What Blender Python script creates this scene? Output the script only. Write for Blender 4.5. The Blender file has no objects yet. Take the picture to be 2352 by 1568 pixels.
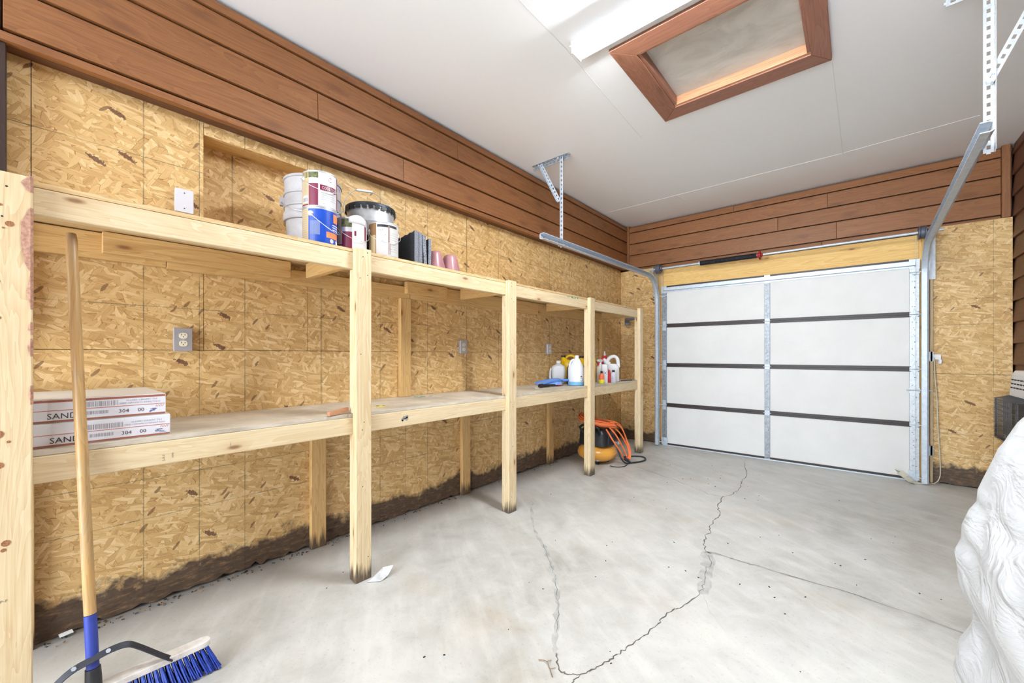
import bpy, bmesh, math, random
from mathutils import Vector, Matrix
random.seed(11)
SC = bpy.context.scene
COL = SC.collection
PI = math.pi
# ---------------------------------------------------------------- camera
cam = bpy.data.cameras.new('camera'); camo = bpy.data.objects.new('camera', cam); COL.objects.link(camo)
camo.location = (2.574, 0.0, 1.198); camo.rotation_euler = (PI/2, 0, math.radians(40.41))
cam.sensor_width = 36.0; cam.lens = 925.6/2352*36; cam.shift_y = 29.9/2352; cam.clip_start = 0.02
SC.camera = camo
# ---------------------------------------------------------------- world: soft fill light added for brightness, let in where the unseen rear is left open
W = bpy.data.worlds.new('world'); SC.world = W; W.use_nodes = True
bgn = W.node_tree.nodes['Background']; bgn.inputs[0].default_value = (0.80, 0.90, 1.0, 1); bgn.inputs[1].default_value = 8.5
LAMP_STRENGTH = 150.0
SC.view_settings.view_transform = 'Standard'; SC.view_settings.look = 'None'
SC.view_settings.gamma = 1.0; SC.view_settings.use_curve_mapping = False
SC.cycles.adaptive_threshold = 0.08; SC.cycles.max_bounces = 6; SC.cycles.diffuse_bounces = 4; SC.cycles.glossy_bounces = 3; SC.cycles.transmission_bounces = 4
SC.view_settings.exposure = 0.74

# ---------------------------------------------------------------- node helper
class NT:
    def __init__(s, name):
        s.m = bpy.data.materials.new(name); s.m.use_nodes = True
        s.t = s.m.node_tree; s.t.nodes.clear()
        s.out = s.t.nodes.new('ShaderNodeOutputMaterial')
        s.b = s.t.nodes.new('ShaderNodeBsdfPrincipled')
        s.t.links.new(s.b.outputs[0], s.out.inputs[0])
    def put(s, sock, v):
        if isinstance(v, bpy.types.NodeSocket): s.t.links.new(v, sock)
        elif v is not None:
            if sock.type == 'RGBA' and not hasattr(v, '__len__'): v = (v, v, v, 1)
            if sock.type == 'RGBA' and len(v) == 3: v = (*v, 1)
            sock.default_value = v
    def n(s, typ, ins=None, **props):
        nd = s.t.nodes.new('ShaderNode'+typ)
        for k, v in props.items(): setattr(nd, k, v)
        for k, v in (ins or {}).items(): s.put(nd.inputs[k], v)
        return nd
    def math(s, op, a, b=None, c=None, clamp=False):
        nd = s.n('Math', operation=op, use_clamp=clamp); s.put(nd.inputs[0], a)
        if b is not None: s.put(nd.inputs[1], b)
        if c is not None: s.put(nd.inputs[2], c)
        return nd.outputs[0]
    def mix(s, f, a, b, typ='MIX'):
        nd = s.n('Mix', data_type='RGBA', blend_type=typ)
        s.put(nd.inputs[0], f); s.put(nd.inputs[6], a); s.put(nd.inputs[7], b)
        return nd.outputs[2]
    def ramp(s, f, stops):
        nd = s.n('ValToRGB'); s.put(nd.inputs[0], f); e = nd.color_ramp.elements
        while len(e) < len(stops): e.new(0.5)
        for el, (p, c) in zip(e, stops):
            el.position = p; el.color = (*c, 1) if hasattr(c, '__len__') else (c, c, c, 1)
        return nd.outputs[0]
    def uv(s): return s.n('UVMap').outputs[0]
    def pos(s): return s.n('NewGeometry').outputs['Position']
    def rnd(s): return s.n('ObjectInfo').outputs['Random']
    def mapv(s, v, loc=(0,0,0), rot=0.0, sc=(1,1,1)):
        return s.n('Mapping', {0: v, 1: loc, 2: (0,0,rot), 3: sc}).outputs[0]
    def noise(s, v, scale=5., detail=2., rough=.5, dist=0., dim='3D'):
        return s.n('TexNoise', {'Vector': v, 'Scale': scale, 'Detail': detail, 'Roughness': rough, 'Distortion': dist}, noise_dimensions=dim).outputs[0]
    def bump(s, h, strength=.3, dist=.002):
        s.put(s.b.inputs['Normal'], s.n('Bump', {'Strength': strength, 'Distance': dist, 'Height': h}).outputs[0])
    def fin(s, col, rough=.6, metal=0., **kw):
        s.put(s.b.inputs['Base Color'], col); s.put(s.b.inputs['Roughness'], rough); s.put(s.b.inputs['Metallic'], metal)
        for k, v in kw.items(): s.put(s.b.inputs[k.replace('_', ' ')], v)
        return s.m

def srgb(r, g, b):
    f = lambda c: c/12.92 if c <= .04045 else ((c+.055)/1.055)**2.4
    return tuple(f(c/255) for c in (r, g, b))
MAT = {}
def flat(name, col, rough=.5, metal=0., **kw):
    t = NT(name); MAT[name] = t.fin(col, rough, metal, **kw); return MAT[name]
def mottled(name, c0, c1, scale=20., rough=.5, metal=0., bump=0., lo=.35, hi=.65, **kw):
    t = NT(name); v = t.n('TexCoord').outputs['Object']; n = t.noise(v, scale, 4, .6)
    c = t.ramp(n, [(lo, c0), (hi, c1)])
    if bump: t.bump(n, bump, .003)
    MAT[name] = t.fin(c, rough, metal, **kw); return MAT[name]

# oriented strand board: layers of long flakes lying at different angles, printed nailing lines
def make_osb(name, vlines, hlines, mould=True, joint=None):
    t = NT(name); uv = t.uv()
    wob = t.n('TexNoise', {'Vector': uv, 'Scale': 22., 'Detail': 2.}, noise_dimensions='2D').outputs[1]
    base = t.n('MixRGB', {0: .010, 1: uv, 2: wob}, blend_type='ADD').outputs[0]
    tone = None; line = None
    for k, (ang, sx, sy, th) in enumerate(((5, 11, 44, 0), (-26, 12, 52, .40), (34, 13, 54, .48), (70, 15, 62, .66), (-60, 14, 58, .64), (12, 16, 80, .60))):
        m = t.mapv(t.mapv(base, rot=math.radians(ang)), (k*3.3, k*1.7, 0), 0., (sx, sy, 1))
        v = t.n('TexVoronoi', {'Vector': m, 'Scale': 1.0, 'Randomness': 1.0}, voronoi_dimensions='2D')
        ed = t.n('TexVoronoi', {'Vector': m, 'Scale': 1.0, 'Randomness': 1.0}, voronoi_dimensions='2D', feature='DISTANCE_TO_EDGE')
        sep = t.n('SeparateColor', {0: v.outputs['Color']})
        g = t.noise(t.mapv(m, sc=(.5, 5.5, 1)), 1.6, 3, .7, dim='2D')
        val = t.math('ADD', t.math('MULTIPLY', sep.outputs[0], .46), t.math('MULTIPLY', g, .62))
        rim = t.math('MULTIPLY', t.math('LESS_THAN', ed.outputs[0], .035), t.math('MULTIPLY', sep.outputs[2], .42))
        val = t.math('SUBTRACT', val, rim)
        if tone is None: tone = val
        else:
            mk = t.math('GREATER_THAN', sep.outputs[1], th)
            tone = t.n('Mix', {0: mk, 2: tone, 3: val}, data_type='FLOAT').outputs[0]
    big = t.noise(uv, 1.6, 2, .5, dim='2D')
    tone = t.math('ADD', tone, t.math('MULTIPLY', t.math('SUBTRACT', big, .5), .22))
    col = t.ramp(tone, [(.06, srgb(148, 104, 56)), (.28, srgb(192, 152, 94)), (.50, srgb(212, 174, 115)), (.70, srgb(225, 192, 136)), (.96, srgb(246, 226, 184))])
    # scattered dark bark flakes
    dk = t.n('TexVoronoi', {'Vector': t.mapv(t.mapv(base, rot=.5), (7, 3, 0), 0., (8, 26, 1)), 'Scale': 1.}, voronoi_dimensions='2D')
    dks = t.n('SeparateColor', {0: dk.outputs['Color']})
    dmk = t.math('MULTIPLY', t.math('GREATER_THAN', dks.outputs[2], .972), t.math('LESS_THAN', t.math('ADD', dk.outputs['Distance'], t.math('MULTIPLY', t.noise(base, 90, 2, .6, dim='2D'), .5)), .52))
    col = t.mix(t.math('MULTIPLY', dmk, .85), col, srgb(92, 52, 36))
    dk2 = t.n('TexVoronoi', {'Vector': t.mapv(t.mapv(base, rot=-.9), (1, 8, 0), 0., (14, 46, 1)), 'Scale': 1.}, voronoi_dimensions='2D')
    dm2 = t.math('MULTIPLY', t.math('GREATER_THAN', t.n('SeparateColor', {0: dk2.outputs['Color']}).outputs[1], .975), t.math('LESS_THAN', dk2.outputs['Distance'], .3))
    col = t.mix(t.math('MULTIPLY', dm2, .7), col, srgb(104, 66, 40))
    # printed lines
    sp = t.n('SeparateXYZ', {0: uv}); lm = None
    jit = t.math('MULTIPLY', t.math('SUBTRACT', t.noise(uv, 160, 1, .5, dim='2D'), .5), .004)
    for ax, lst in ((0, vlines), (1, hlines)):
        cc = t.math('ADD', sp.outputs[ax], jit)
        for p, w in lst:
            k = t.math('LESS_THAN', t.math('ABSOLUTE', t.math('SUBTRACT', cc, p)), w)
            lm = k if lm is None else t.math('MAXIMUM', lm, k)
    if lm is not None:
        fade = t.math('MULTIPLY', lm, t.ramp(t.noise(uv, 9, 2, .6, dim='2D'), [(.3, .25), (.7, .8)]))
        col = t.mix(fade, col, srgb(92, 92, 70))
    if mould:
        z = t.n('SeparateXYZ', {0: t.pos()}).outputs[2]
        e = t.math('ADD', t.math('MULTIPLY', t.noise(uv, 2.2, 4, .65, dim='2D'), .24), t.math('MULTIPLY', t.noise(uv, 17, 3, .7, dim='2D'), .10))
        mm = t.math('MULTIPLY', t.math('SUBTRACT', t.math('ADD', e, .005), z), 22., clamp=True)
        mc = t.ramp(t.noise(t.mapv(uv, sc=(6, 22, 1)), 2.5, 4, .7, dim='2D'), [(.3, srgb(42, 30, 28)), (.55, srgb(70, 52, 45)), (.75, srgb(128, 98, 66))])
        col = t.mix(t.math('MULTIPLY', mm, .93), col, mc)
    MAT[name] = t.fin(col, .62); return MAT[name]
LV = [(.323+.4175*k, .0022) for k in range(0, 13)] + [(.537+.6265*k, .002) for k in range(0, 8)]
LH = [(.4155, .002), (.604, .002), (1.43, .0017), (1.639, .002), (2.137, .0022)]
make_osb('osb_left', LV, LH)
make_osb('osb_front', [(3.5, .0015), (.2, .0015)], [(.26, .002), (.47, .002), (.67, .002), (1.02, .0025), (1.47, .002), (1.7, .002), (1.95, .002)])
make_osb('osb_niche', [(.72, .004)], [(1.93, .003)], mould=False)

# construction pine: grain runs along u
def make_pine(name, pale, mid, dark, stain=False, knots=True, rough=.6, dirt=0.):
    t = NT(name); r = t.rnd()
    off = t.n('CombineXYZ', {0: t.math('MULTIPLY', r, 37.), 1: t.math('MULTIPLY', r, 11.), 2: 0.}).outputs[0]
    uv = t.n('VectorMath', {0: t.uv(), 1: off}, operation='ADD').outputs[0]
    w = t.noise(t.mapv(uv, sc=(1.1, 9, 1)), 1.3, 3, .5, .6, dim='2D')
    g = t.noise(t.mapv(uv, sc=(2.2, 120, 1)), 1.0, 4, .65, dim='2D')
    ring = t.math('FRACT', t.math('MULTIPLY', w, 9.))
    tone = t.math('ADD', t.math('MULTIPLY', ring, .26), t.math('MULTIPLY', g, .72))
    col = t.ramp(tone, [(.1, pale), (.5, mid), (.92, dark)])
    if knots:
        v = t.n('TexVoronoi', {'Vector': t.mapv(uv, sc=(2.6, 7.5, 1)), 'Scale': 1.}, voronoi_dimensions='2D')
        pick = t.math('GREATER_THAN', t.n('SeparateColor', {0: v.outputs['Color']}).outputs[0], .62)
        k1 = t.math('MULTIPLY', pick, t.ramp(v.outputs['Distance'], [(.03, 1.), (.085, .0)]))
        k2 = t.math('MULTIPLY', pick, t.ramp(v.outputs['Distance'], [(.06, .55), (.26, .0)]))
        col = t.mix(k2, col, dark)
        col = t.mix(t.math('MULTIPLY', k1, .8), col, srgb(122, 78, 44))
    tint = t.ramp(r, [(0., (.93, .90, .84)), (1., (1.04, 1.02, 1.0))])
    col = t.mix(.8, col, tint, 'MULTIPLY')
    if dirt:
        d = t.ramp(t.noise(uv, 3.5, 4, .6, dim='2D'), [(.35, 0.), (.75, 1.)])
        col = t.mix(t.math('MULTIPLY', d, dirt), col, srgb(150, 140, 122))
    if stain:
        z = t.n('SeparateXYZ', {0: t.pos()}).outputs[2]
        e = t.math('MULTIPLY', t.noise(t.mapv(uv, sc=(3, 38, 1)), 1., 3, .7, dim='2D'), .22)
        mm = t.math('MULTIPLY', t.math('SUBTRACT', t.math('SUBTRACT', e, .010), z), 14., clamp=True)
        col = t.mix(t.math('MULTIPLY', mm, .9), col, srgb(70, 54, 44))
    MAT[name] = t.fin(col, rough); return MAT[name]
make_pine('pine', srgb(230, 216, 186), srgb(219, 199, 162), srgb(196, 164, 120))
make_pine('pine_post', srgb(232, 218, 188), srgb(219, 198, 160), srgb(196, 160, 114), stain=True)
make_pine('pine_old', srgb(226, 196, 142), srgb(212, 174, 114), srgb(176, 128, 74), stain=True)
make_pine('pine_yellow', srgb(238, 206, 142), srgb(226, 186, 112), srgb(196, 140, 70))
make_pine('ply_edge', srgb(232, 212, 172), srgb(212, 180, 130), srgb(172, 132, 88), knots=False)
make_pine('deck_grey', srgb(224, 216, 202), srgb(208, 198, 182), srgb(178, 164, 142), knots=False, dirt=.7)
make_pine('cedar', srgb(158, 107, 64), srgb(140, 91, 52), srgb(108, 66, 38), rough=.5)
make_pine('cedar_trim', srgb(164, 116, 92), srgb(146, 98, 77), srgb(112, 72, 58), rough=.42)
make_pine('cedar_light', srgb(214, 168, 132), srgb(196, 142, 106), srgb(150, 98, 72), rough=.5)  # pale tone holds lamp light on the hatch jambs; own colour on the scrap
make_pine('cedar_dark', srgb(120, 82, 60), srgb(104, 68, 50), srgb(80, 50, 36), rough=.55)
make_pine('handle_wood', srgb(206, 172, 116), srgb(190, 150, 92), srgb(150, 108, 62), knots=False, rough=.4, dirt=.5)

# concrete floor
t = NT('concrete'); p = t.pos()
a = t.noise(p, .9, 5, .6); b = t.noise(p, 5.5, 5, .65, .5); c = t.noise(p, 60, 4, .7)
col = t.ramp(t.math('ADD', t.math('MULTIPLY', a, .6), t.math('MULTIPLY', b, .45)), [(.34, srgb(160, 156, 147)), (.47, srgb(184, 182, 176)), (.58, srgb(198, 196, 191)), (.72, srgb(210, 207, 199))])
st = t.ramp(t.noise(t.mapv(p, (3, 9, 0), .4, (.8, 1.3, 1)), 1.7, 4, .6), [(.56, 0.), (.72, 1.)])
col = t.mix(t.math('MULTIPLY', st, .35), col, srgb(176, 158, 132))
sw = t.noise(t.mapv(t.mapv(p, rot=.6), sc=(1.5, 8, 1)), 1.5, 3, .6)
col = t.mix(t.ramp(sw, [(.5, 0.), (.8, .4)]), col, srgb(224, 222, 216))
spk = t.ramp(c, [(.33, .55), (.42, 0.)]); col = t.mix(t.math('MULTIPLY', spk, .4), col, srgb(120, 116, 108))
# grime built up along the damp left wall
xx = t.n('SeparateXYZ', {0: p}).outputs[0]
gr = t.math('MULTIPLY', t.math('SUBTRACT', t.math('ADD', t.math('MULTIPLY', b, .5), t.math('MULTIPLY', a, .25)), t.math('ADD', xx, .06)), 3., clamp=True)
col = t.mix(t.math('MULTIPLY', gr, .55), col, srgb(96, 82, 70))
MAT['concrete'] = t.fin(col, t.ramp(b, [(.3, .35), (.7, .6)]))

flat('drywall', srgb(241, 242, 243), .75)
flat('seam_white', srgb(252, 252, 252), .7)
flat('seam_grey', srgb(226, 226, 225), .8)
mottled('galv', (.47, .53, .60), (.58, .64, .70), 35, .42, .35)
mottled('galv_dark', (.30, .34, .38), (.42, .46, .50), 35, .42, .5)
mottled('galv_stile', (.22, .24, .26), (.34, .36, .39), 45, .45, .5)
mottled('steel_white', (.52, .55, .58), (.62, .65, .68), 40, .45, .35)
flat('rail_brown', srgb(46, 33, 31), .45)
mottled('door_panel', srgb(214, 213, 210), srgb(220, 219, 216), 3, .55)
flat('hole', srgb(40, 40, 42), .8)
flat('black_rubber', srgb(30, 30, 32), .55)
flat('black_plastic', srgb(34, 34, 37), .4)
flat('dark_metal', srgb(62, 66, 74), .45, .6)
flat('drum_grey', srgb(98, 102, 116), .5, .5)
flat('red_paint', srgb(150, 26, 36), .45)
flat('red_plastic', srgb(206, 36, 48), .4)
flat('white_plastic', srgb(226, 226, 227), .4)
flat('ivory', srgb(228, 220, 192), .4)
flat('plate_grey', srgb(214, 214, 222), .35)
flat('plate_steel', srgb(180, 178, 182), .4, .5)
flat('crack', srgb(96, 92, 86), .9)
flat('crack_faint', srgb(170, 167, 160), .9)
flat('soil', srgb(58, 46, 38), .95)
mottled('patch_grey', srgb(158, 157, 153), srgb(190, 188, 183), 14, .8)
t = NT('lamp_glow'); t.fin((1, 1, 1), .5)
t.put(t.b.inputs['Emission Color'], (.90, .96, 1.0, 1)); t.put(t.b.inputs['Emission Strength'], LAMP_STRENGTH); MAT['lamp_glow'] = t.m

# ---------------------------------------------------------------- mesh helper
class MB:
    def __init__(s): s.v = []; s.f = []; s.mi = []; s.cuv = {}
    def _add(s, vs, fs, mi=0):
        o = len(s.v); s.v += [tuple(q) for q in vs]
        for f in fs: s.f.append(tuple(i+o for i in f)); s.mi.append(mi)
        return s
    def box(s, x0, x1, y0, y1, z0, z1, mi=0):
        return s._add([(x0,y0,z0),(x1,y0,z0),(x1,y1,z0),(x0,y1,z0),(x0,y0,z1),(x1,y0,z1),(x1,y1,z1),(x0,y1,z1)],
                      [(0,3,2,1),(4,5,6,7),(0,1,5,4),(1,2,6,5),(2,3,7,6),(3,0,4,7)], mi)
    def obox(s, c, ax, ay, az, hx, hy, hz, mi=0):
        c, ax, ay, az = Vector(c), Vector(ax).normalized(), Vector(ay).normalized(), Vector(az).normalized()
        vs = [c+ax*hx*i+ay*hy*j+az*hz*k for k in (-1,1) for i,j in ((-1,-1),(1,-1),(1,1),(-1,1))]
        return s._add(vs, [(0,3,2,1),(4,5,6,7),(0,1,5,4),(1,2,6,5),(2,3,7,6),(3,0,4,7)], mi)
    def beam(s, a, b, wdir, w, h, mi=0):          # bar from a to b, w along wdir, h along the third axis
        a, b = Vector(a), Vector(b); d = (b-a); L = d.length; d.normalize()
        wd = Vector(wdir); wd = (wd-d*wd.dot(d)).normalized(); n = d.cross(wd)
        return s.obox((a+b)/2, d, wd, n, L/2, w/2, h/2, mi)
    def prism(s, poly, a, b, fn, mi=0):            # closed polygon list of (p,q); fn(p,q,t) gives a point; t runs a..b
        n = len(poly); vs = [fn(p, q, a) for p, q in poly]+[fn(p, q, b) for p, q in poly]
        fs = [tuple(range(n))[::-1], tuple(range(n, 2*n))]+[(i, (i+1) % n, (i+1) % n+n, i+n) for i in range(n)]
        return s._add(vs, fs, mi)
    def tube(s, pts, r, n=8, mi=0, closed=False, cap=True):
        pts = [Vector(p) for p in pts]; m = len(pts); rr = r if hasattr(r, '__len__') else [r]*m
        up = None; rings = []
        for i, p in enumerate(pts):
            if closed: d = pts[(i+1) % m]-pts[i-1]
            else: d = pts[min(i+1, m-1)]-pts[max(i-1, 0)]
            d.normalize()
            if up is None:
                up = Vector((0,0,1)) if abs(d.z) < .9 else Vector((1,0,0))
            up = (up-d*up.dot(d))
            if up.length < 1e-5: up = d.orthogonal()
            up.normalize(); sd = d.cross(up)
            rings.append([p+(up*math.cos(2*PI*k/n)+sd*math.sin(2*PI*k/n))*rr[i] for k in range(n)])
        vs = [q for rg in rings for q in rg]; fs = []
        for i in range(m if closed else m-1):
            j = (i+1) % m
            for k in range(n): fs.append((i*n+k, j*n+k, j*n+(k+1) % n, i*n+(k+1) % n))
        if cap and not closed: fs += [tuple(range(n)), tuple((m-1)*n+k for k in range(n))[::-1]]
        return s._add(vs, fs, mi)
    def lathe(s, prof, c=(0,0,0), n=32, mi=0, axis='z', closed=False):
        vs = []; fs = []; c = Vector(c)
        for r, z in prof:
            for k in range(n):
                a = 2*PI*k/n; q = (r*math.cos(a), r*math.sin(a), z)
                if axis == 'x': q = (z, q[0], q[1])
                elif axis == 'y': q = (q[1], z, q[0])
                vs.append(c+Vector(q))
        m = len(prof)
        for i in range(m-1 if not closed else m):
            j = (i+1) % m
            for k in range(n): fs.append((i*n+k, i*n+(k+1) % n, j*n+(k+1) % n, j*n+k))
        if not closed:
            if prof[0][0] > 1e-5: fs.append(tuple(range(n))[::-1])
            if prof[-1][0] > 1e-5: fs.append(tuple((m-1)*n+k for k in range(n)))
        return s._add(vs, fs, mi)
    def loft(s, rings, n=28, mi=0, rot=0.):         # rings of (z, rx, ry, cx, cy, e) superellipses
        vs = []; fs = []
        cr, sr = math.cos(rot), math.sin(rot)
        for z, rx, ry, cx, cy, e in rings:
            for k in range(n):
                a = 2*PI*k/n; ca, sa = math.cos(a), math.sin(a)
                x = cx+rx*math.copysign(abs(ca)**(2/e), ca); y = cy+ry*math.copysign(abs(sa)**(2/e), sa)
                vs.append((x*cr-y*sr, x*sr+y*cr, z))
        m = len(rings)
        for i in range(m-1):
            for k in range(n): fs.append((i*n+k, i*n+(k+1) % n, (i+1)*n+(k+1) % n, (i+1)*n+k))
        fs.append(tuple(range(n))[::-1]); fs.append(tuple((m-1)*n+k for k in range(n)))
        return s._add(vs, fs, mi)
    def patch(s, r, a0, a1, z0, z1, mi=0, c=(0,0), n=10, th=.0004):   # curved skin on a cylinder, angles in degrees
        vs = []; fs = []
        for i in range(n+1):
            a = math.radians(a0+(a1-a0)*i/n)
            for rr in (r, r+th):
                for z in (z0, z1): vs.append((c[0]+rr*math.cos(a), c[1]+rr*math.sin(a), z))
        for i in range(n):
            q = i*4; w = q+4
            fs += [(q+2, w+2, w+3, q+3), (q, q+1, w+1, w), (q+1, q+3, w+3, w+1), (q, w, w+2, q+2)]
        fs += [(0, 2, 3, 1), (n*4, n*4+1, n*4+3, n*4+2)]
        return s._add(vs, fs, mi)
    def disc(s, c, nrm, r, n=8, th=.001, mi=0):
        c, nv = Vector(c), Vector(nrm).normalized(); u = nv.orthogonal().normalized(); w = nv.cross(u)
        vs = [c+(u*math.cos(2*PI*k/n)+w*math.sin(2*PI*k/n))*r+nv*th*j for j in (0, 1) for k in range(n)]
        return s._add(vs, [tuple(range(n))[::-1], tuple(range(n, 2*n))]+[(k, (k+1) % n, (k+1) % n+n, k+n) for k in range(n)], mi)
    def build(s, name, mats, parent=None, grain='x', smooth=None, bev=0., loc=None, uvoff=(0, 0)):
        me = bpy.data.meshes.new(name); me.from_pydata(s.v, [], s.f); me.update()
        if not isinstance(mats, (list, tuple)): mats = [mats]
        for m in mats: me.materials.append(MAT[m])
        if len(mats) > 1: me.polygons.foreach_set('material_index', s.mi)
        bm = bmesh.new(); bm.from_mesh(me); bmesh.ops.recalc_face_normals(bm, faces=bm.faces); bm.to_mesh(me); bm.free()
        uvl = me.uv_layers.new(name='UVMap'); gi = 'xyz'.index(grain)
        for p in me.polygons:
            nn = [abs(q) for q in p.normal]; d = nn.index(max(nn))
            ax = [i for i in range(3) if i != d]
            if gi in ax: ax = [gi]+[i for i in ax if i != gi]
            for li in p.loop_indices:
                co = me.vertices[me.loops[li].vertex_index].co
                uvl.data[li].uv = (co[ax[0]]+uvoff[0], co[ax[1]]+uvoff[1])
        o = bpy.data.objects.new(name, me); COL.objects.link(o)
        if smooth is not None:
            me.polygons.foreach_set('use_smooth', [True]*len(me.polygons)); me.set_sharp_from_angle(angle=math.radians(smooth))
        if bev:
            b = o.modifiers.new('bevel', 'BEVEL'); b.width = bev; b.segments = 2; b.limit_method = 'ANGLE'; b.angle_limit = math.radians(40)
        if loc is not None: o.location = loc
        if parent is not None: o.parent = parent
        return o
def empty(name, loc=(0,0,0), rz=0.):
    o = bpy.data.objects.new(name, None); COL.objects.link(o); o.location = loc; o.rotation_euler = (0, 0, rz); o.empty_display_size = .05
    return o
def tag(o, label, cat, group=None):
    o['label'] = label; o['category'] = cat
    if group: o['group'] = group
    return o
def thing(name, loc, label, cat, rz=0., group=None): return tag(empty(name, loc, rz), label, cat, group)
def struct(o): o['kind'] = 'structure'; return o
def bez(p0, p1, p2, p3, n=12):
    p0, p1, p2, p3 = map(Vector, (p0, p1, p2, p3)); r = []
    for i in range(n+1):
        t_ = i/n; r.append(p0*(1-t_)**3+3*p1*t_*(1-t_)**2+3*p2*t_*t_*(1-t_)+p3*t_**3)
    return r
def smooth_path(pts, sub=6, closed=False):
    P = [Vector(p) for p in pts]; m = len(P); r = []
    rng = range(m if closed else m-1)
    for i in rng:
        a = P[i-1] if (i > 0 or closed) else P[i]; b = P[i]; c = P[(i+1) % m]; d = P[(i+2) % m] if (closed or i+2 < m) else P[(i+1) % m]
        for k in range(sub):
            t_ = k/sub
            r.append(.5*((2*b)+(c-a)*t_+(2*a-5*b+4*c-d)*t_*t_+(3*b-a-3*c+d)*t_**3))
    if not closed: r.append(P[-1])
    return r
# lettering: outline text turned into flat mesh, optionally wrapped round a cylinder
def text(body, size, name, mat, parent, fn, ext=0.0, align='LEFT', xs=1.0):
    cu = bpy.data.curves.new('t', 'FONT'); cu.body = body; cu.size = size; cu.align_x = align; cu.resolution_u = 2
    ob = bpy.data.objects.new('t', cu); me0 = ob.to_mesh()
    me = me0.copy(); ob.to_mesh_clear(); bpy.data.objects.remove(ob); bpy.data.curves.remove(cu)
    for v in me.vertices: v.co = fn(v.co.x*xs, v.co.y)
    me.name = name; me.materials.clear(); me.materials.append(MAT[mat])
    o = bpy.data.objects.new(name, me); COL.objects.link(o); o.parent = parent
    return o
make_pine('board_dark', srgb(66, 42, 34), srgb(52, 32, 26), srgb(38, 24, 20), knots=False)
# ================================================================ structure
ZC = 3.025; XR = 3.62; YF = 5.44; YB = -4.0; SX = .10; SY = 5.475
floor = struct(MB().box(-.15, XR+.15, YB, YF+.35, -.12, 0).build('floor', 'concrete'))
def crack(pts, w, mat, name, jit=.012, sub=4, z=.0008):
    path = []; P = [Vector((x, y, 0)) for x, y in pts]
    for i in range(len(P)-1):
        for k in range(sub):
            q = P[i].lerp(P[i+1], k/sub); path.append(q+Vector((random.uniform(-jit, jit), random.uniform(-jit, jit), 0))*(1 if k else .3))
    path.append(P[-1]); m = MB(); vs = []; fs = []
    for i, q in enumerate(path):
        d = path[min(i+1, len(path)-1)]-path[max(i-1, 0)]; d.normalize(); nn = Vector((-d.y, d.x, 0))
        ww = w*random.uniform(.35, 1.25)*(0.3 if i in (0, len(path)-1) else 1)
        vs += [q+nn*ww+Vector((0, 0, z)), q-nn*ww+Vector((0, 0, z))]
    for i in range(len(path)-1): fs.append((2*i, 2*i+1, 2*i+3, 2*i+2))
    m._add(vs, fs); o = m.build(name, mat, floor); return o
C0 = [(1.62,5.154),(1.745,4.628),(1.767,4.253),(1.787,3.984),(1.768,3.837),(1.722,3.747),(1.743,3.552),(1.767,3.4),(1.809,3.294),(1.796,3.17),(1.8,3.05),(1.831,2.945),(1.823,2.845),(1.841,2.743),(1.884,2.631)]
C0b = [(1.884,2.631),(1.934,2.538),(1.947,2.392),(1.975,2.255),(1.981,2.15)]
C0c = [(1.981,2.15),(1.965,2.052),(1.942,1.96),(1.923,1.929),(1.907,1.841),(1.908,1.792),(1.895,1.707),(1.888,1.663),(1.874,1.608),(1.864,1.546),(1.851,1.502),(1.841,1.454),(1.828,1.401),(1.809,1.35),(1.789,1.313),(1.754,1.283),(1.718,1.283),(1.685,1.322),(1.661,1.346)]
C2 = [(.545,2.624),(.711,2.419),(.907,2.19),(1.041,2.09),(1.152,1.995),(1.267,1.879),(1.351,1.802),(1.435,1.686),(1.509,1.584),(1.594,1.445),(1.637,1.37),(1.671,1.331)]
C3 = [(1.884,2.631),(1.986,2.643),(2.062,2.635),(2.14,2.644),(2.278,2.635),(2.583,2.64),(2.801,2.61),(3.0,2.56)]
C4 = [(.779,4.144),(1.154,3.986),(1.431,3.848),(1.609,3.727),(1.72,3.74)]
crack(C2, .014, 'patch_grey', 'crack_filler', .006, z=.0005)
crack(C0b, .030, 'patch_grey', 'crack_filler', .012, z=.0005)
crack(C3, .013, 'patch_grey', 'crack_filler', .006, z=.0005)
crack(C0, .0032, 'crack', 'floor_crack'); crack(C0b, .0014, 'crack', 'floor_crack', z=.0011); crack(C0c, .0030, 'crack', 'floor_crack', .006)
crack([(1.789,1.313),(1.789,1.27),(1.80,1.20),(1.86,1.12)], .002, 'crack', 'floor_crack', .006)
crack(C2[3:10], .0012, 'crack', 'floor_crack', .007, z=.0011); crack(C3, .0022, 'crack', 'floor_crack', .008, z=.0011)
crack(C4, .0020, 'crack', 'floor_crack', .012)
crack([(2.0,2.15),(2.06,2.02),(2.15,1.92)], .001, 'crack_faint', 'floor_crack', .01)

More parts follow.
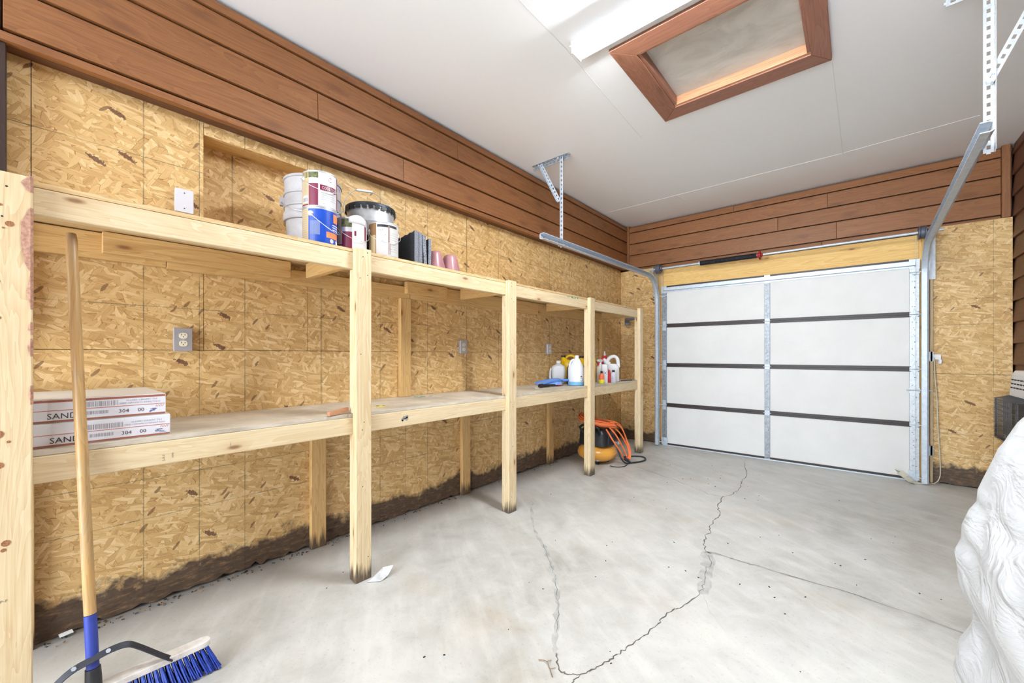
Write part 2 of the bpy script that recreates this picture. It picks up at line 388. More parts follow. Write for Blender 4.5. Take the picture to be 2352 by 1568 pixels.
# ceiling with the attic opening left free
HX0, HX1, HY0, HY1 = 1.570, 2.372, 2.344, 3.022
cm = MB()
for b in ((-.15, HX0, YB, YF+.3), (HX1, XR+.15, YB, YF+.3), (HX0, HX1, YB, HY0), (HX0, HX1, HY1, YF+.3)): cm.box(b[0], b[1], b[2], b[3], ZC, ZC+.1)
ceiling = struct(cm.build('ceiling', 'drywall'))
for a, b, w, mt in (((.10, 4.75), (1.0, 4.745), .0035, 'seam_white'), ((1.0, 4.745), (2.48, 4.735), .0045, 'seam_white'), ((2.5, 4.73), (3.3, 4.66), .0025, 'seam_white'),
                    ((2.466, 3.22), (2.49, 4.75), .002, 'seam_grey'), ((1.26, 2.0), (1.20, 3.3), .002, 'seam_grey'), ((1.252, 1.2), (1.258, 2.02), .003, 'seam_grey'), ((1.0, 4.745), (1.05, 4.95), .002, 'seam_grey')):
    MB().beam((*a, ZC-.0006), (*b, ZC-.0006), (1, 0, 0) if abs(a[0]-b[0]) < .3 else (0, 1, 0), w*2, .0016).build('drywall_seam', mt, ceiling)

# ---- left wall: studs' backing, strand board sheets, boxed-out cedar siding above
wl = struct(MB().box(-.30, -.16, YB, YF+.3, -.1, ZC+.1).build('wall_left', 'soil'))
def jag_sheet(y0, y1, z0, z1, name='osb_sheet'):
    """sheet on the left wall with a rotten, uneven lower edge"""
    n = max(2, int((y1-y0)/.03)); poly = []
    for i in range(n+1):
        y = y0+(y1-y0)*i/n
        poly.append((y, z0+max(.002, random.gauss(.012, .009))))
    poly += [(y1, z1), (y0, z1)]
    m = MB(); m.prism(poly, 0., -.012, lambda p, q, tt: (tt, p, q)); return m.build(name, 'osb_left', wl, 'y')
G = .0012
NY0, NY1, NZ0, NZ1 = .555, 1.075, 1.80, 2.337
for y0, y1 in ((YB, -.02), (-.02, 2.415), (2.415, 4.855), (4.855, YF)):
    jag_sheet(y0+G, y1-G, 0, 1.22-G)
def sheet(y0, y1, z0, z1): MB().box(-.012, 0, y0+G, y1-G, z0+G, z1-G).build('osb_sheet', 'osb_left', wl, 'y')
sheet(YB, -.02, 1.22, 2.46); sheet(-.02, NY0, 1.22, 2.46)
sheet(NY0, NY1, 1.22, NZ0); sheet(NY0, NY1, NZ1, 2.46); sheet(NY1, 2.415, 1.22, 2.46); sheet(2.415, 4.855, 1.22, 2.46); sheet(4.855, YF, 1.22, 2.46)
MB().box(-.016, -.012, YB, YF, 0, ZC).build('sheathing', 'soil', wl) if False else None
# recessed niche behind the buckets
ND = -.145
MB().box(ND-.012, ND, NY0-.05, NY1+.05, NZ0-.05, NZ1+.04).build('niche_back', 'osb_niche', wl, 'y')
MB().box(ND, -.0125, NY0-.04, NY1+.04, NZ1, NZ1+.038).build('niche_header', 'pine_old', wl, 'y', bev=.002)
MB().box(ND, -.0125, NY0-.04, NY0, NZ0-.04, NZ1-.001).build('niche_stud', 'pine_old', wl, 'z', bev=.002)
MB().box(ND, -.0125, NY1, NY1+.04, NZ0-.04, NZ1-.001).build('niche_stud', 'pine_old', wl, 'z', bev=.002)
MB().box(ND, -.0125, NY0+.001, NY1-.001, NZ0-.04, NZ0-.002).build('niche_sill', 'pine_old', wl, 'y', bev=.002)

def lap_row(parent, z0, z1, cuts, e, fn, mat, over=.016, thick=.026, gap=.0022, bev=.0025, grain='y'):
    """one course of lap siding: lower edge proud, upper edge tucked behind the next course"""
    for a, b in zip(cuts[:-1], cuts[1:]):
        dz = random.uniform(-.0025, .0025)
        poly = [(e-thick, z0+dz), (e+random.uniform(-.001, .0015), z0+dz), (e-over*.55, z1-.011), (e-thick-.004, z1-.011)]
        m = MB(); m.prism(poly, a+gap/2, b-gap/2, fn)
        o = m.build('siding_board', mat, parent, grain, bev=bev)
FL = lambda p, q, y: (p, y, q)
lap_row(wl, 2.953, ZC-.012, (-.09, 1.599, 3.933, 5.46), SX, FL, 'cedar')
lap_row(wl, 2.796, 2.953, (-.09, 2.224, 5.46), SX, FL, 'cedar')
lap_row(wl, 2.622, 2.796, (-.09, 1.097, 5.46), SX, FL, 'cedar')
lap_row(wl, 2.446, 2.622, (-.09, 1.706, 5.46), SX, FL, 'cedar')
lap_row(wl, 2.40, 2.446, (-3.9, 2.362, 5.46), SX, FL, 'cedar', over=.006, thick=.04)
for z0, z1 in ((2.446, 2.622), (2.622, 2.796), (2.796, 2.953), (2.953, ZC-.012)): lap_row(wl, z0, z1, (-3.9, -.094), SX, FL, 'cedar')
MB().box(.002, SX-.0405, -3.9, 5.46, 2.401, 2.43).build('siding_soffit', 'cedar_dark', wl, 'y')
MB().box(.001, SX-.05, -3.9, 5.46, 2.43, ZC).build('siding_backing', 'cedar_dark', wl, 'y')
MB().box(.001, .085, -.16, -.082, 1.30, 2.399).build('corner_board', 'board_dark', wl, 'z', bev=.004)

# ---- front wall with the door opening
JX0, JX1, HZ = .618, 3.036, 2.10
wf = struct(MB().box(-.2, XR+.2, YF+.2, YF+.3, -.1, ZC+.1).build('wall_front', 'soil'))
def fsheet(x0, x1, z0, z1, jag=False):
    m = MB()
    if jag:
        n = max(2, int((x1-x0)/.03)); poly = [(x0+(x1-x0)*i/n, z0+max(.002, random.gauss(.008, .006))) for i in range(n+1)]+[(x1, z1), (x0, z1)]
        m.prism(poly, YF, YF+.012, lambda p, q, tt: (p, tt, q))
    else: m.box(x0, x1, YF, YF+.012, z0, z1)
    m.build('osb_sheet', 'osb_front', wf, 'x')
fsheet(.002, JX0-.071, 0, 1.02, True); fsheet(.002, JX0-.071, 1.022, 2.38)
fsheet(3.128, XR-.012, 0, 1.02, True); fsheet(3.128, XR-.012, 1.022, 2.385)
FF = lambda p, q, x: (x, SY-(p-SX), q)
for z0, z1, cuts in ((2.934, ZC-.012, (.11, 1.45, 3.55)), (2.772, 2.934, (.11, 2.347, 3.55)), (2.612, 2.772, (.11, 1.90, 3.55)), (2.425, 2.612, (.11, 2.423, 3.55)), (2.355, 2.425, (.11, 2.30, 3.55))):
    lap_row(wf, z0, z1, cuts, SX, FF, 'cedar_dark' if False else 'cedar', grain='x', over=.010)
MB().box(0, XR, SY+.045, SY+.06, 2.3, ZC).build('siding_backing', 'cedar_dark', wf, 'x')
MB().box(SX-.012, SX+.018, SY-.022, SY+.02, 2.40, ZC-.002).build('corner_strip', 'cedar', wf, 'z', bev=.003)
MB().box(3.55, 3.60, SY-.026, SY+.02, 2.39, ZC-.002).build('corner_strip', 'cedar', wf, 'z', bev=.003)
# door framing lumber
MB().box(JX0, JX1, 5.425, 5.465, HZ+.005, 2.335).build('door_header', 'pine_yellow', wf, 'x', bev=.003)
for x0, x1, mt in ((JX0-.07, JX0, 'pine_old'), (JX1, JX1+.07, 'pine_yellow')):
    MB().box(x0, x1, 5.420, 5.46, .0, 2.36).build('door_jamb', mt, wf, 'z', bev=.003)
MB().box(3.108, 3.127, 5.405, 5.44, .0, 2.36).build('door_casing', 'pine', wf, 'z', bev=.003)
MB().box(JX0-.09, JX0-.052, 5.43, 5.45, 0, 2.36).build('door_casing', 'pine_old', wf, 'z', bev=.003) if False else None

# ---- right wall: wide lap siding
wr = struct(MB().box(XR+.02, XR+.15, YB, YF+.3, -.1, ZC+.1).build('wall_right', 'cedar_dark'))
k = 0; z = .02
while z < ZC-.05:
    z1 = min(z+.182, ZC)
    poly = [(XR+.02, z), (XR-.012, z), (XR+.006, z1+.005), (XR+.02, z1+.005)]
    MB().prism(poly, YB, YF+.03, lambda p, q, y: (p, y, q)).build('siding_board', 'cedar_dark', wr, 'y', bev=.002)
    z += .182
# ================================================================ storage shelf built of two-by-fours
sh = thing('storage_shelf', (0, 0, 0), 'long two-tier shelving of bare pine two-by-fours along the strand board wall', 'shelf')
XB = .556; XF = .594
PY = [-.131, 1.072, 2.291, 3.515, 4.72]           # left edges of the front uprights
ZU0, ZU1, ZUD = 1.650, 1.739, 1.757              # upper beam bottom / top, deck top
ZL0, ZL1, ZLD = .777, .866, .885
PW = .089
def nails(m, x, y0, zs):
    for zz in zs:
        m.disc((x+.0002, y0+random.uniform(.02, .07), zz), (1, 0, 0), .0028, 7, .0006)
for i, y in enumerate(PY):
    w = PW if i else .119
    top = 1.759
    x0, x1 = XB+.001, XF
    poly_top = .006 if i == 1 else 0.
    m = MB().box(x0, x1, y, y+w, 0.0, top); up = m.build('upright', 'pine_post', sh, 'z', bev=.004)
    nm = MB()
    nails(nm, XF, y, [top-.02, top-.045, 1.62, 1.60, 1.2, .84, .80, .5, .12]); nm.build('nail_holes', 'hole', up)['kind'] = 'stuff'
    # jack stud under each beam, standing in the beam plane
    ya, yb = y+.004, y+w-.004
    MB().box(XB-.037, XB, ya, yb, 0.0, ZL0-.001).build('jack_stud', 'pine_post', sh, 'z', bev=.003)
    MB().box(XB-.037, XB, ya, yb, ZLD+.001, ZU0-.001).build('jack_stud', 'pine_post', sh, 'z', bev=.003)
# bark left on the nearest upright's edge
up0 = [o for o in sh.children if o.name.startswith('upright')][0]
m = MB()
for zc, hh, ww in ((1.735, .026, .012), (1.56, .10, .016), (1.40, .06, .006), (1.28, .02, .005), (1.22, .028, .005), (1.07, .03, .004)):
    rings = []
    for k in range(9):
        f = k/8; r = ww*math.sin(PI*(.08+.84*f))*random.uniform(.75, 1.1)
        rings.append((XF-.0005, -.012-.004, zc-hh+2*hh*f, r))
    vs = []; fs = []
    for x, y, zz, r in rings: vs += [(x+.0025, y+.003-r*1.9, zz), (x+.0045, y-.001, zz), (x-.004, y+.0055, zz), (x-.006, y, zz)]
    for k in range(8):
        for j in range(4): fs.append((k*4+j, k*4+(j+1) % 4, k*4+4+(j+1) % 4, k*4+4+j))
    fs += [(0, 1, 2, 3), (35, 34, 33, 32)]
    m._add(vs, fs)
mottled('bark', srgb(150, 112, 92), srgb(196, 152, 130), 90, .9, bump=.6)
m.build('bark', 'bark', up0)['kind'] = 'stuff'
mottled('knot', srgb(120, 74, 44), srgb(178, 128, 84), 200, .8)
m = MB()
for yy, zz, r in ((-.038, 1.60, .009), (-.055, 1.655, .004), (-.05, 1.585, .003), (-.065, 1.42, .010), (-.06, 1.31, .006), (-.06, .955, .012), (-.09, .99, .005), (-.04, .93, .004), (-.058, .86, .010), (-.045, .62, .010), (-.05, .60, .006), (-.075, .74, .004)):
    m.disc((XF+.0001, yy-.02, zz), (1, 0, 0), r, 9, .0008)
m.build('knots', 'knot', up0)['kind'] = 'stuff'
# front beams and decks, one length per bay
bays = [(-.128, 1.115), (1.119, 2.335), (2.339, 3.558), (3.562, 4.80)]
for a, b in bays:
    MB().box(XB-.038, XB-.0005, a, b, ZU0, ZU1).build('front_beam', 'pine', sh, 'y', bev=.004)
    MB().box(XB-.038, XB-.0005, a, b, ZL0, ZL1).build('front_beam', 'pine', sh, 'y', bev=.004)
    MB().box(.04, .078, a, b, ZL0, ZL1).build('rear_beam', 'pine_old', sh, 'y', bev=.003)
DY = [(-.60, .46), (.462, 1.60), (1.602, 2.41)] 
for a, b in ((-.6, 1.115), (1.117, 2.42), (2.422, 3.6), (3.602, 4.80)):
    MB().box(.001, XB+(-.001), a, b, ZU1+.001, ZUD).build('upper_deck', 'ply_edge', sh, 'y', bev=.0015)
for a, b in ((-.6, 1.05), (1.052, 2.50), (2.502, 3.70), (3.702, 4.80)):
    MB().box(.002, XB-.003, a, b, ZL1+.001, ZLD).build('lower_deck', 'deck_grey', sh, 'y', bev=.0015)
# rail along the wall under the upper deck, with blocking
for a, b, z0, z1 in ((-.6, .40, 1.62, 1.735), (.402, 1.80, 1.615, 1.70), (1.802, 3.40, 1.615, 1.735), (3.402, 4.80, 1.62, 1.735)):
    MB().box(.002, .040, a, b, z0, z1).build('rear_rail', 'pine_old', sh, 'y', bev=.003)
for a, b in ((.18, .95), (1.75, 2.13)): MB().box(.041, .079, a, b, 1.645, 1.736).build('blocking', 'pine_old', sh, 'y', bev=.003)
for y, x0 in ((1.03, .085), (2.26, .085), (3.48, .085), (4.71, .085)):
    MB().box(x0, XB-.039, y, y+.038, 1.652, 1.737).build('cross_joist', 'pine_old', sh, 'x', bev=.003)
    MB().box(x0, XB-.039, y, y+.038, .779, .864).build('cross_joist', 'pine_old', sh, 'x', bev=.003)
for y in (.50, 1.70, 2.9, 4.1): MB().box(.085, XB-.039, y, y+.038, .779, .864).build('cross_joist', 'pine_old', sh, 'x', bev=.003)
# wall-side legs
for y in (1.085, 2.335, 3.60, 4.70, -.10):
    MB().box(.002, .039, y, y+.089, 0.0, .776).build('rear_leg', 'pine_old', sh, 'z', bev=.003)
for y in (1.722, 4.79): MB().box(.002, .039, y, y+.089, .886, 1.614).build('rear_leg', 'pine_old', sh, 'z', bev=.003)
MB().box(.002, .03, -.13, -.06, .886, 1.60).build('rear_leg', 'pine_old', sh, 'z', bev=.003)
# paint marks and mill stamps
flat('teal_paint', srgb(44, 150, 118), .5); flat('yellow_paint', srgb(226, 210, 120), .6); flat('ink', srgb(120, 108, 96), .7); flat('ink_blue', srgb(150, 146, 142), .8)
m = MB()
for k in range(7): m.disc((random.uniform(.09, .15), random.uniform(1.80, 1.93), ZLD+.0002), (0, 0, 1), random.uniform(.008, .02), 9, .0006)
m.build('paint_mark', 'teal_paint', sh)['kind'] = 'stuff'
m = MB()
for k in range(6): m.disc((random.uniform(.34, .42), random.uniform(1.27, 1.40), ZLD+.0002), (0, 0, 1), random.uniform(.015, .03), 9, .0006)
m.build('paint_mark', 'yellow_paint', sh)['kind'] = 'stuff'
m = MB()
for k in range(9): m.disc((XB-.0004, 3.17+k*.02+random.uniform(-.02, .02), ZU1-random.uniform(.002, .010)), (1, 0, 0), random.uniform(.004, .010), 8, .0006)
m.build('paint_mark', 'teal_paint', sh)['kind'] = 'stuff'
m = MB()
for k in range(8): m.disc((XB-.0004, 1.40+random.uniform(-.02, .02), .82+random.uniform(-.012, .012)), (1, 0, 0), random.uniform(.005, .012), 8, .0005)
m.build('smudge', 'ink_blue', sh)['kind'] = 'stuff'
for yy, zz, s_, body in ((.315, .790, .012, 'S-P-F'), (.34, .797, .007, '240902'), (.53, .80, .007, '14 34013')):
    text(body, s_, 'mill_stamp', 'ink', sh, lambda x, y, yy=yy, zz=zz: (XB+.0004, yy-y, zz+x))
for yy, zz, s_, body in ((-.128, .72, .011, '240902 10'), (-.128, .47, .009, 'HT  DRY'), (-.128, .44, .012, '117 SPF S-P-F')):
    text(body, s_, 'mill_stamp', 'ink', up0, lambda x, y, yy=yy, zz=zz: (XF+.0006, yy+x, zz+y))
# ================================================================ overhead door
DX0, DX1, DYF = .620, 3.034, 5.37
dr = struct(empty('door_1', ((DX0+DX1)/2, DYF+.02, 0)))
dr['label'] = 'white sectional overhead garage door with dark brown rails'
def D(m, name, mats, parent, grain='x', **kw):      # build at world coordinates under a parent that is itself at an offset
    o = m.build(name, mats, None, grain, **kw)
    o.parent = parent
    wp = Vector((0, 0, 0)); q = parent
    while q is not None: wp += q.location; q = q.parent
    o.location = -wp; return o
ZS = [.012, .535, 1.060, 1.577, 2.103]
STI = [(DX0, .683), (1.787, 1.840), (2.967, DX1)]
def hinge(m, x, z, s=1.0, w=.020):
    y = DYF-.004
    m.box(x-w, x+w, y-.003, y-.0005, z-.062*s, z+.062*s)
    for sg in (1, -1):   # embossed triangular rib
        a = (x-w*.72, y-.004, z+sg*.014*s); b = (x+w*.72, y-.004, z+sg*.014*s); c = (x, y-.004, z+sg*.056*s)
        for p, q in ((a, c), (b, c)): m.tube([p, q], .0022, 6)
    m.tube([(x-w*1.6, y-.006, z), (x+w*1.6, y-.006, z)], .0045, 8)
secs = []
for i in range(4):
    z0, z1 = ZS[i], ZS[i+1]
    sec = D(MB().box(DX0+.002, DX1-.002, DYF+.006, DYF+.045, z0+.001, z1-.001), 'door_section', 'door_panel', dr)
    secs.append(sec); rb = .026 if i else .022
    for (x0, x1) in ((.683, 1.787), (1.840, 2.967)):
        D(MB().box(x0+.001, x1-.001, DYF+.0015, DYF+.0058, z0+rb, z1-.024), 'panel', 'door_panel', sec, bev=.001)
    # steel rails: folded lip with a groove
    m = MB(); m.box(DX0, DX1, DYF-.002, DYF+.0058, z1-.0235, z1-.0008); m.box(DX0, DX1, DYF-.005, DYF+.002, z1-.0235, z1-.018)
    D(m, 'top_rail', 'rail_brown', sec)
    m = MB(); m.box(DX0, DX1, DYF-.002, DYF+.0058, z0+.0008, z0+rb-.0005); m.box(DX0, DX1, DYF-.005, DYF+.002, z0+rb-.006, z0+rb-.0005)
    D(m, 'bottom_rail', 'rail_brown', sec)
    for j, (x0, x1) in enumerate(STI):
        m = MB().box(x0, x1, DYF-.0048, DYF+.0057, z0+.002, z1-.002)
        st = D(m, 'stile', 'galv_stile' if j != 2 else 'steel_white', sec, 'z', bev=.0015)
        hm = MB(); zz = z0+.07
        while zz < z1-.06:
            for k in range(2 if j == 1 else 3):
                hm.disc((x0+(x1-x0)*random.choice((.3, .45, .55, .7)), DYF-.0049, zz+random.uniform(-.012, .012)), (0, -1, 0), random.choice((.002, .003, .0035)), 7, .0004)
            zz += .062 if j != 1 else .085
        h_o = D(hm, 'punched_holes', 'hole', sec); h_o['kind'] = 'stuff'
    if i < 3:
        for j, (x0, x1) in enumerate(STI):
            m = MB(); hinge(m, (x0+x1)/2, z1, 1. if j != 1 else .42, .022 if j != 1 else .024)
            D(m, 'hinge', 'galv' if j != 2 else 'steel_white', sec, smooth=40)
# stiffening strut along the top section
top = secs[3]
m = MB(); pr_ = [(DYF-.006, 2.018), (DYF-.006, 2.034), (DYF-.034, 2.038), (DYF-.036, 2.070), (DYF-.008, 2.074), (DYF-.008, 2.082), (DYF-.005, 2.082), (DYF-.0049, 2.018)]
m.prism(pr_, DX0+.03, DX1-.03, lambda p, q, x: (x, p, q)); D(m, 'strut', 'galv', top, bev=.001)
for x0, x1 in ((DX0-.006, DX0+.06), (1.785, 1.842), (DX1-.07, DX1+.004)):
    D(MB().box(x0, x1, DYF-.009, DYF-.0062, 2.005, 2.100), 'top_bracket', 'steel_white', top, bev=.001)
for sx, x in ((-1, DX0), (1, DX1)):
    m = MB().box(min(x-sx*.05, x), max(x-sx*.05, x), DYF-.03, DYF-.010, 1.955, 1.966); m.tube([(x-sx*.07, DYF-.022, 1.972), (x+sx*.045, DYF-.045, 1.972)], .005, 8)
    D(m, 'roller_bracket', 'galv', top)
for i in range(4):          # rollers running in the tracks
    zz = ZS[i]+(.03 if i == 0 else 0)
    for sx, x in ((-1, DX0), (1, DX1)):
        m = MB(); m.tube([(x-sx*.045, DYF-.014, zz), (x+sx*.035, DYF-.03, zz)], .005, 8); m.lathe([(.018, -.005), (.021, 0), (.018, .005)], (x+sx*.028, DYF-.045, zz), 14, axis='x')
        D(m, 'roller', 'galv', secs[i], smooth=40)
for sx, x in ((-1, DX0), (1, DX1)):
    m = MB().box(min(x, x-sx*.075), max(x, x-sx*.075), DYF-.012, DYF-.0062, .014, .105); m.beam((x-sx*.06, DYF-.014, .03), (x-sx*.02, DYF-.014, .09), (1, 0, 0), .012, .004)
    D(m, 'bottom_bracket', 'galv', secs[0])
D(MB().box(DX0+.01, DX1-.01, DYF-.004, DYF+.04, .0005, .012), 'weather_seal', 'galv', secs[0])
# slide latch and pull strap
m = MB().box(2.960, 3.038, DYF-.016, DYF-.0062, .835, .880); m.tube([(2.945, DYF-.02, .862), (3.12, DYF-.02, .862)], .007, 8)
D(m, 'slide_latch', 'steel_white', secs[1])
flat('strap_web', srgb(206, 202, 182), .8)
m = MB(); pts = [(2.872, DYF-.02, .085), (2.90, DYF-.035, .078), (2.94, DYF-.06, .045), (2.975, DYF-.10, .014), (2.995, DYF-.13, .006)]
for a, b in zip(pts[:-1], pts[1:]): m.beam(a, b, (.8, -.1, -.35), .062, .003)
D(m, 'pull_strap', 'strap_web', secs[0])

# ================================================================ door tracks
def track(x, sgn, yend, zend, label, xend):
    tr = thing('door_track', (x, 5.30, 0), label, 'track', group=None)
    R_ = .30; yv = 5.295; zh = 2.205
    path = [(yv, .01), (yv, .6), (yv, 1.2), (yv, zh-R_)]
    for k in range(1, 9):
        a = PI/2*k/9; path.append((yv-R_+R_*math.cos(a), zh-R_+R_*math.sin(a)))
    path.append((yv-R_, zh)); path.append((yend, zend))
    # C-shaped section swept along the path: opening faces the door side
    sec = [(-.026, .012), (-.026, -.004), (-.018, -.010), (.018, -.010), (.026, -.004), (.026, .012), (.021, .012), (.0215, -.002), (.016, -.0065), (-.016, -.0065), (-.0215, -.002), (-.021, .012)]
    vs = []; fs = []; n = len(sec)
    for i, (y, z) in enumerate(path):
        a = path[max(i-1, 0)]; b = path[min(i+1, len(path)-1)]
        dy, dz = b[0]-a[0], b[1]-a[1]; L = math.hypot(dy, dz); dy /= L; dz /= L
        ny, nz = dz, -dy                      # outward normal (toward the wall / ceiling side reversed)
        xc = x+(xend-x)*max(0., (4.995-y)/(4.995-yend))
        for p, q in sec: vs.append((xc-sgn*q*2.1, y+ny*p, z+nz*p))
    for i in range(len(path)-1):
        for k in range(n): fs.append((i*n+k, i*n+(k+1) % n, (i+1)*n+(k+1) % n, (i+1)*n+k))
    fs.append(tuple(range(n))); fs.append(tuple((len(path)-1)*n+k for k in range(n))[::-1])
    m = MB(); m._add(vs, fs); D(m, 'rail', 'galv', tr, smooth=30)
    m = MB(); m.box(*sorted((x+sgn*.0215, x+sgn*.0235)), 5.24, 5.40, 1.96, 2.30); m.box(*sorted((x+sgn*.0215, x+sgn*.075)), 5.40, 5.403, 1.90, 2.33)
    D(m, 'flag_bracket', 'steel_white', tr)
    for z in (1.18, .30):
        m = MB(); m.box(*sorted((x+sgn*.0215, x+sgn*.0235)), 5.28, 5.405, z-.03, z+.03); m.box(*sorted((x+sgn*.0215, x+sgn*.062)), 5.405, 5.408, z-.045, z+.045)
        D(m, 'jamb_bracket', 'galv', tr)
    hm = MB()
    for yy in (yend+.05, yend+.13, yend+.28, yend+.45): hm.disc((xend+(x-xend)*(yy-yend)/(5.0-yend)+sgn*.0137, yy, zend+(zh-zend)*(yy-yend)/(5.0-yend)), (-sgn, 0, 0), .005, 8, .0006)
    for yy in (yend+.03, yend+.10, yend+.24, yend+.42): hm.disc((x+sgn*.0165, yy, zend-.0), (-sgn, 0, 0), .005, 8, .0003) if False else None
    D(hm, 'bolt_holes', 'hole', tr)['kind'] = 'stuff'
    return tr
track(.580, -1, 2.73, 2.19, 'galvanized overhead door track on the shelf side, curving above the storage shelf', .575)
track(3.068, 1, 2.80, 2.235, 'galvanized overhead door track on the heater side, running up to the right', 3.035)

# perforated angle: two slotted flanges
def perf(m, a, b, wdir, w=.030, th=.002, pitch=.042):
    a, b = Vector(a), Vector(b); d = b-a; L = d.length; d.normalize(); wd = Vector(wdir); wd = (wd-d*wd.dot(d)).normalized()
    for s_ in (-1, 1): m.beam(a+wd*s_*w*.34, b+wd*s_*w*.34, wd, w*.32, th)
    n = int(L/pitch)
    for i in range(n+1):
        c = a+d*min(L-.004, (i+.12)*pitch); m.beam(c-d*.0115, c+d*.0115, wd, w*.40, th)
def angle(m, a, b, w1, w2, w=.032):
    a, b = Vector(a), Vector(b); w1, w2 = Vector(w1), Vector(w2)
    perf(m, a+w1*w/2, b+w1*w/2, w1, w); perf(m, a+w2*w/2, b+w2*w/2, w2, w)
hl = thing('track_hanger', (.53, 3.1, 2.2), 'perforated steel angle hanger with diagonal brace above the storage shelf', 'hanger')
m = MB(); angle(m, (.185, 3.14, ZC-.001), (.60, 3.14, ZC-.001), (0, -1, 0), (0, 0, -1), .036); D(m, 'ceiling_angle', 'galv_dark', hl)
m = MB(); angle(m, (.512, 3.10, 2.185), (.498, 3.12, ZC-.004), (1, 0, 0), (0, 1, 0), .034); D(m, 'drop_angle', 'galv', hl)
m = MB(); angle(m, (.265, 3.12, ZC-.01), (.492, 3.10, 2.60), (1, 0, .5), (0, -1, 0), .03); D(m, 'brace', 'galv', hl)
m = MB(); m.tube([(.50, 3.095, 2.195), (.575, 3.085, 2.195)], .006, 8); m.disc((.27, 3.10, 3.0), (0, -1, 0), .009, 6, .006); m.disc((.5, 3.09, 3.0), (0, -1, 0), .009, 6, .006); D(m, 'bolts', 'galv', hl)['kind'] = 'stuff'
hr = thing('track_hanger', (3.05, 3.03, 2.2), 'perforated steel angle hanger holding the end of the heater side track', 'hanger')
m = MB(); angle(m, (3.092, 3.03, 2.19), (3.092, 3.03, ZC-.004), (-1, 0, 0), (0, -1, 0), .036); D(m, 'drop_angle', 'steel_white', hr)
m = MB(); angle(m, (3.085, 3.0, 2.52), (3.30, 3.0, ZC-.01), (-.8, 0, .4), (0, 1, 0), .034); D(m, 'brace', 'steel_white', hr)
m = MB(); angle(m, (2.93, 3.035, ZC-.001), (3.42, 3.035, ZC-.001), (0, -1, 0), (0, 0, -1), .034); D(m, 'ceiling_angle', 'steel_white', hr)

# ================================================================ torsion spring over the door
ts = thing('torsion_spring', (1.85, 5.27, 2.31), 'torsion spring shaft with cable drums above the overhead door', 'spring')
ys, zs_ = 5.27, 2.317
m = MB(); m.tube([(.49, ys, zs_), (3.18, ys, zs_+.006)], .0128, 12); D(m, 'shaft', 'galv', ts, smooth=40)
mottled('spring_dark', srgb(34, 36, 42), srgb(56, 60, 68), 60, .45, .5)
m = MB(); N = 78; pts = []
for k in range(N*10+1):
    a = 2*PI*k/10; pts.append((1.125+.60*k/(N*10), ys+.026*math.cos(a), zs_+.001+.026*math.sin(a)))
m.tube(pts, .0041, 5); D(m, 'coil', 'spring_dark', ts, smooth=80)
for xx, lab in ((.612, 0), (3.046, 1)):
    m = MB(); m.lathe([(.014, -.03), (.061, -.028), (.061, -.018), (.055, -.014), (.055, .010), (.061, .016), (.061, .024), (.030, .028), (.028, .05), (.014, .05)], (xx, ys, zs_+.002), 26, axis='x')
    D(m, 'cable_drum', 'drum_grey', ts, smooth=35)
m = MB(); m.lathe([(.014, 0), (.026, .0), (.026, .014), (.036, .018), (.036, .036), (.022, .042), (.014, .06)], (1.728, ys, zs_), 18, axis='x'); cone = D(m, 'winding_cone', 'red_paint', ts, smooth=35)
m = MB()
for a in range(4):
    c_, s_ = math.cos(a*PI/2+.5), math.sin(a*PI/2+.5)
    m.obox((1.757, ys+.038*c_, zs_+.038*s_), (1, 0, 0), (0, c_, s_), (0, -s_, c_), .010, .012, .010)
D(m, 'set_screws', 'red_paint', ts)['kind'] = 'stuff'
m = MB(); m.lathe([(.013, 0), (.026, .0), (.026, .018), (.013, .02)], (1.108, ys, zs_), 18, axis='x'); D(m, 'stationary_cone', 'galv', ts, smooth=35)
m = MB(); m.box(1.742, 1.758, 5.29, 5.424, 2.25, 2.335); m.box(1.72, 1.78, 5.420, 5.4245, 2.20, 2.335); D(m, 'center_bracket', 'galv', ts) if False else None
for xx in (.545, 3.105):
    m = MB(); m.box(xx-.002, xx+.002, 5.24, 5.42, 2.262, 2.35); m.lathe([(.013, -.008), (.024, -.008), (.024, .008), (.013, .008)], (xx, ys, zs_+.002), 18, axis='x'); D(m, 'bearing_plate', 'galv', ts)
for xx in (.66, 3.005):
    m = MB(); m.tube([(xx, 5.315, .05), (xx, 5.29, 2.30)], .0016, 5); D(m, 'lift_cable', 'galv_dark', ts)

# ================================================================ lamp and attic hatch
la = thing('ceiling_light', (1.92, 2.06, ZC), 'glowing white fluorescent strip light on the ceiling beside the attic hatch', 'light')
lx0, lx1, ly = 1.312, 2.532, 2.062
m = MB(); m.prism([(ly-.050, ZC-.001), (ly-.050, ZC-.020), (ly-.070, ZC-.040), (ly-.070, ZC-.043), (ly-.045, ZC-.034), (ly+.045, ZC-.034), (ly+.070, ZC-.043), (ly+.070, ZC-.040), (ly+.050, ZC-.020), (ly+.050, ZC-.001)], lx0, lx1, lambda p, q, x: (x, p, q)); D(m, 'housing', 'white_plastic', la, bev=.003)  # side wings added to keep the lamp's hot spot off the nearby ceiling
m = MB(); arc = [(ly+.040*math.cos(PI*k/10), ZC-.0345-.030*math.sin(PI*k/10)) for k in range(11)]
m.prism(arc, lx0+.01, lx1-.01, lambda p, q, x: (x, p, q)); D(m, 'diffuser', 'lamp_glow', la, smooth=40)
for xx in (lx0, lx1-.012):
    m = MB().box(xx, xx+.012, ly-.046, ly+.046, ZC-.072, ZC-.034); D(m, 'end_cap', 'white_plastic', la, bev=.002)
ha = thing('attic_hatch', (1.96, 2.69, ZC), 'attic hatch in the ceiling with a mitred reddish cedar frame', 'hatch')
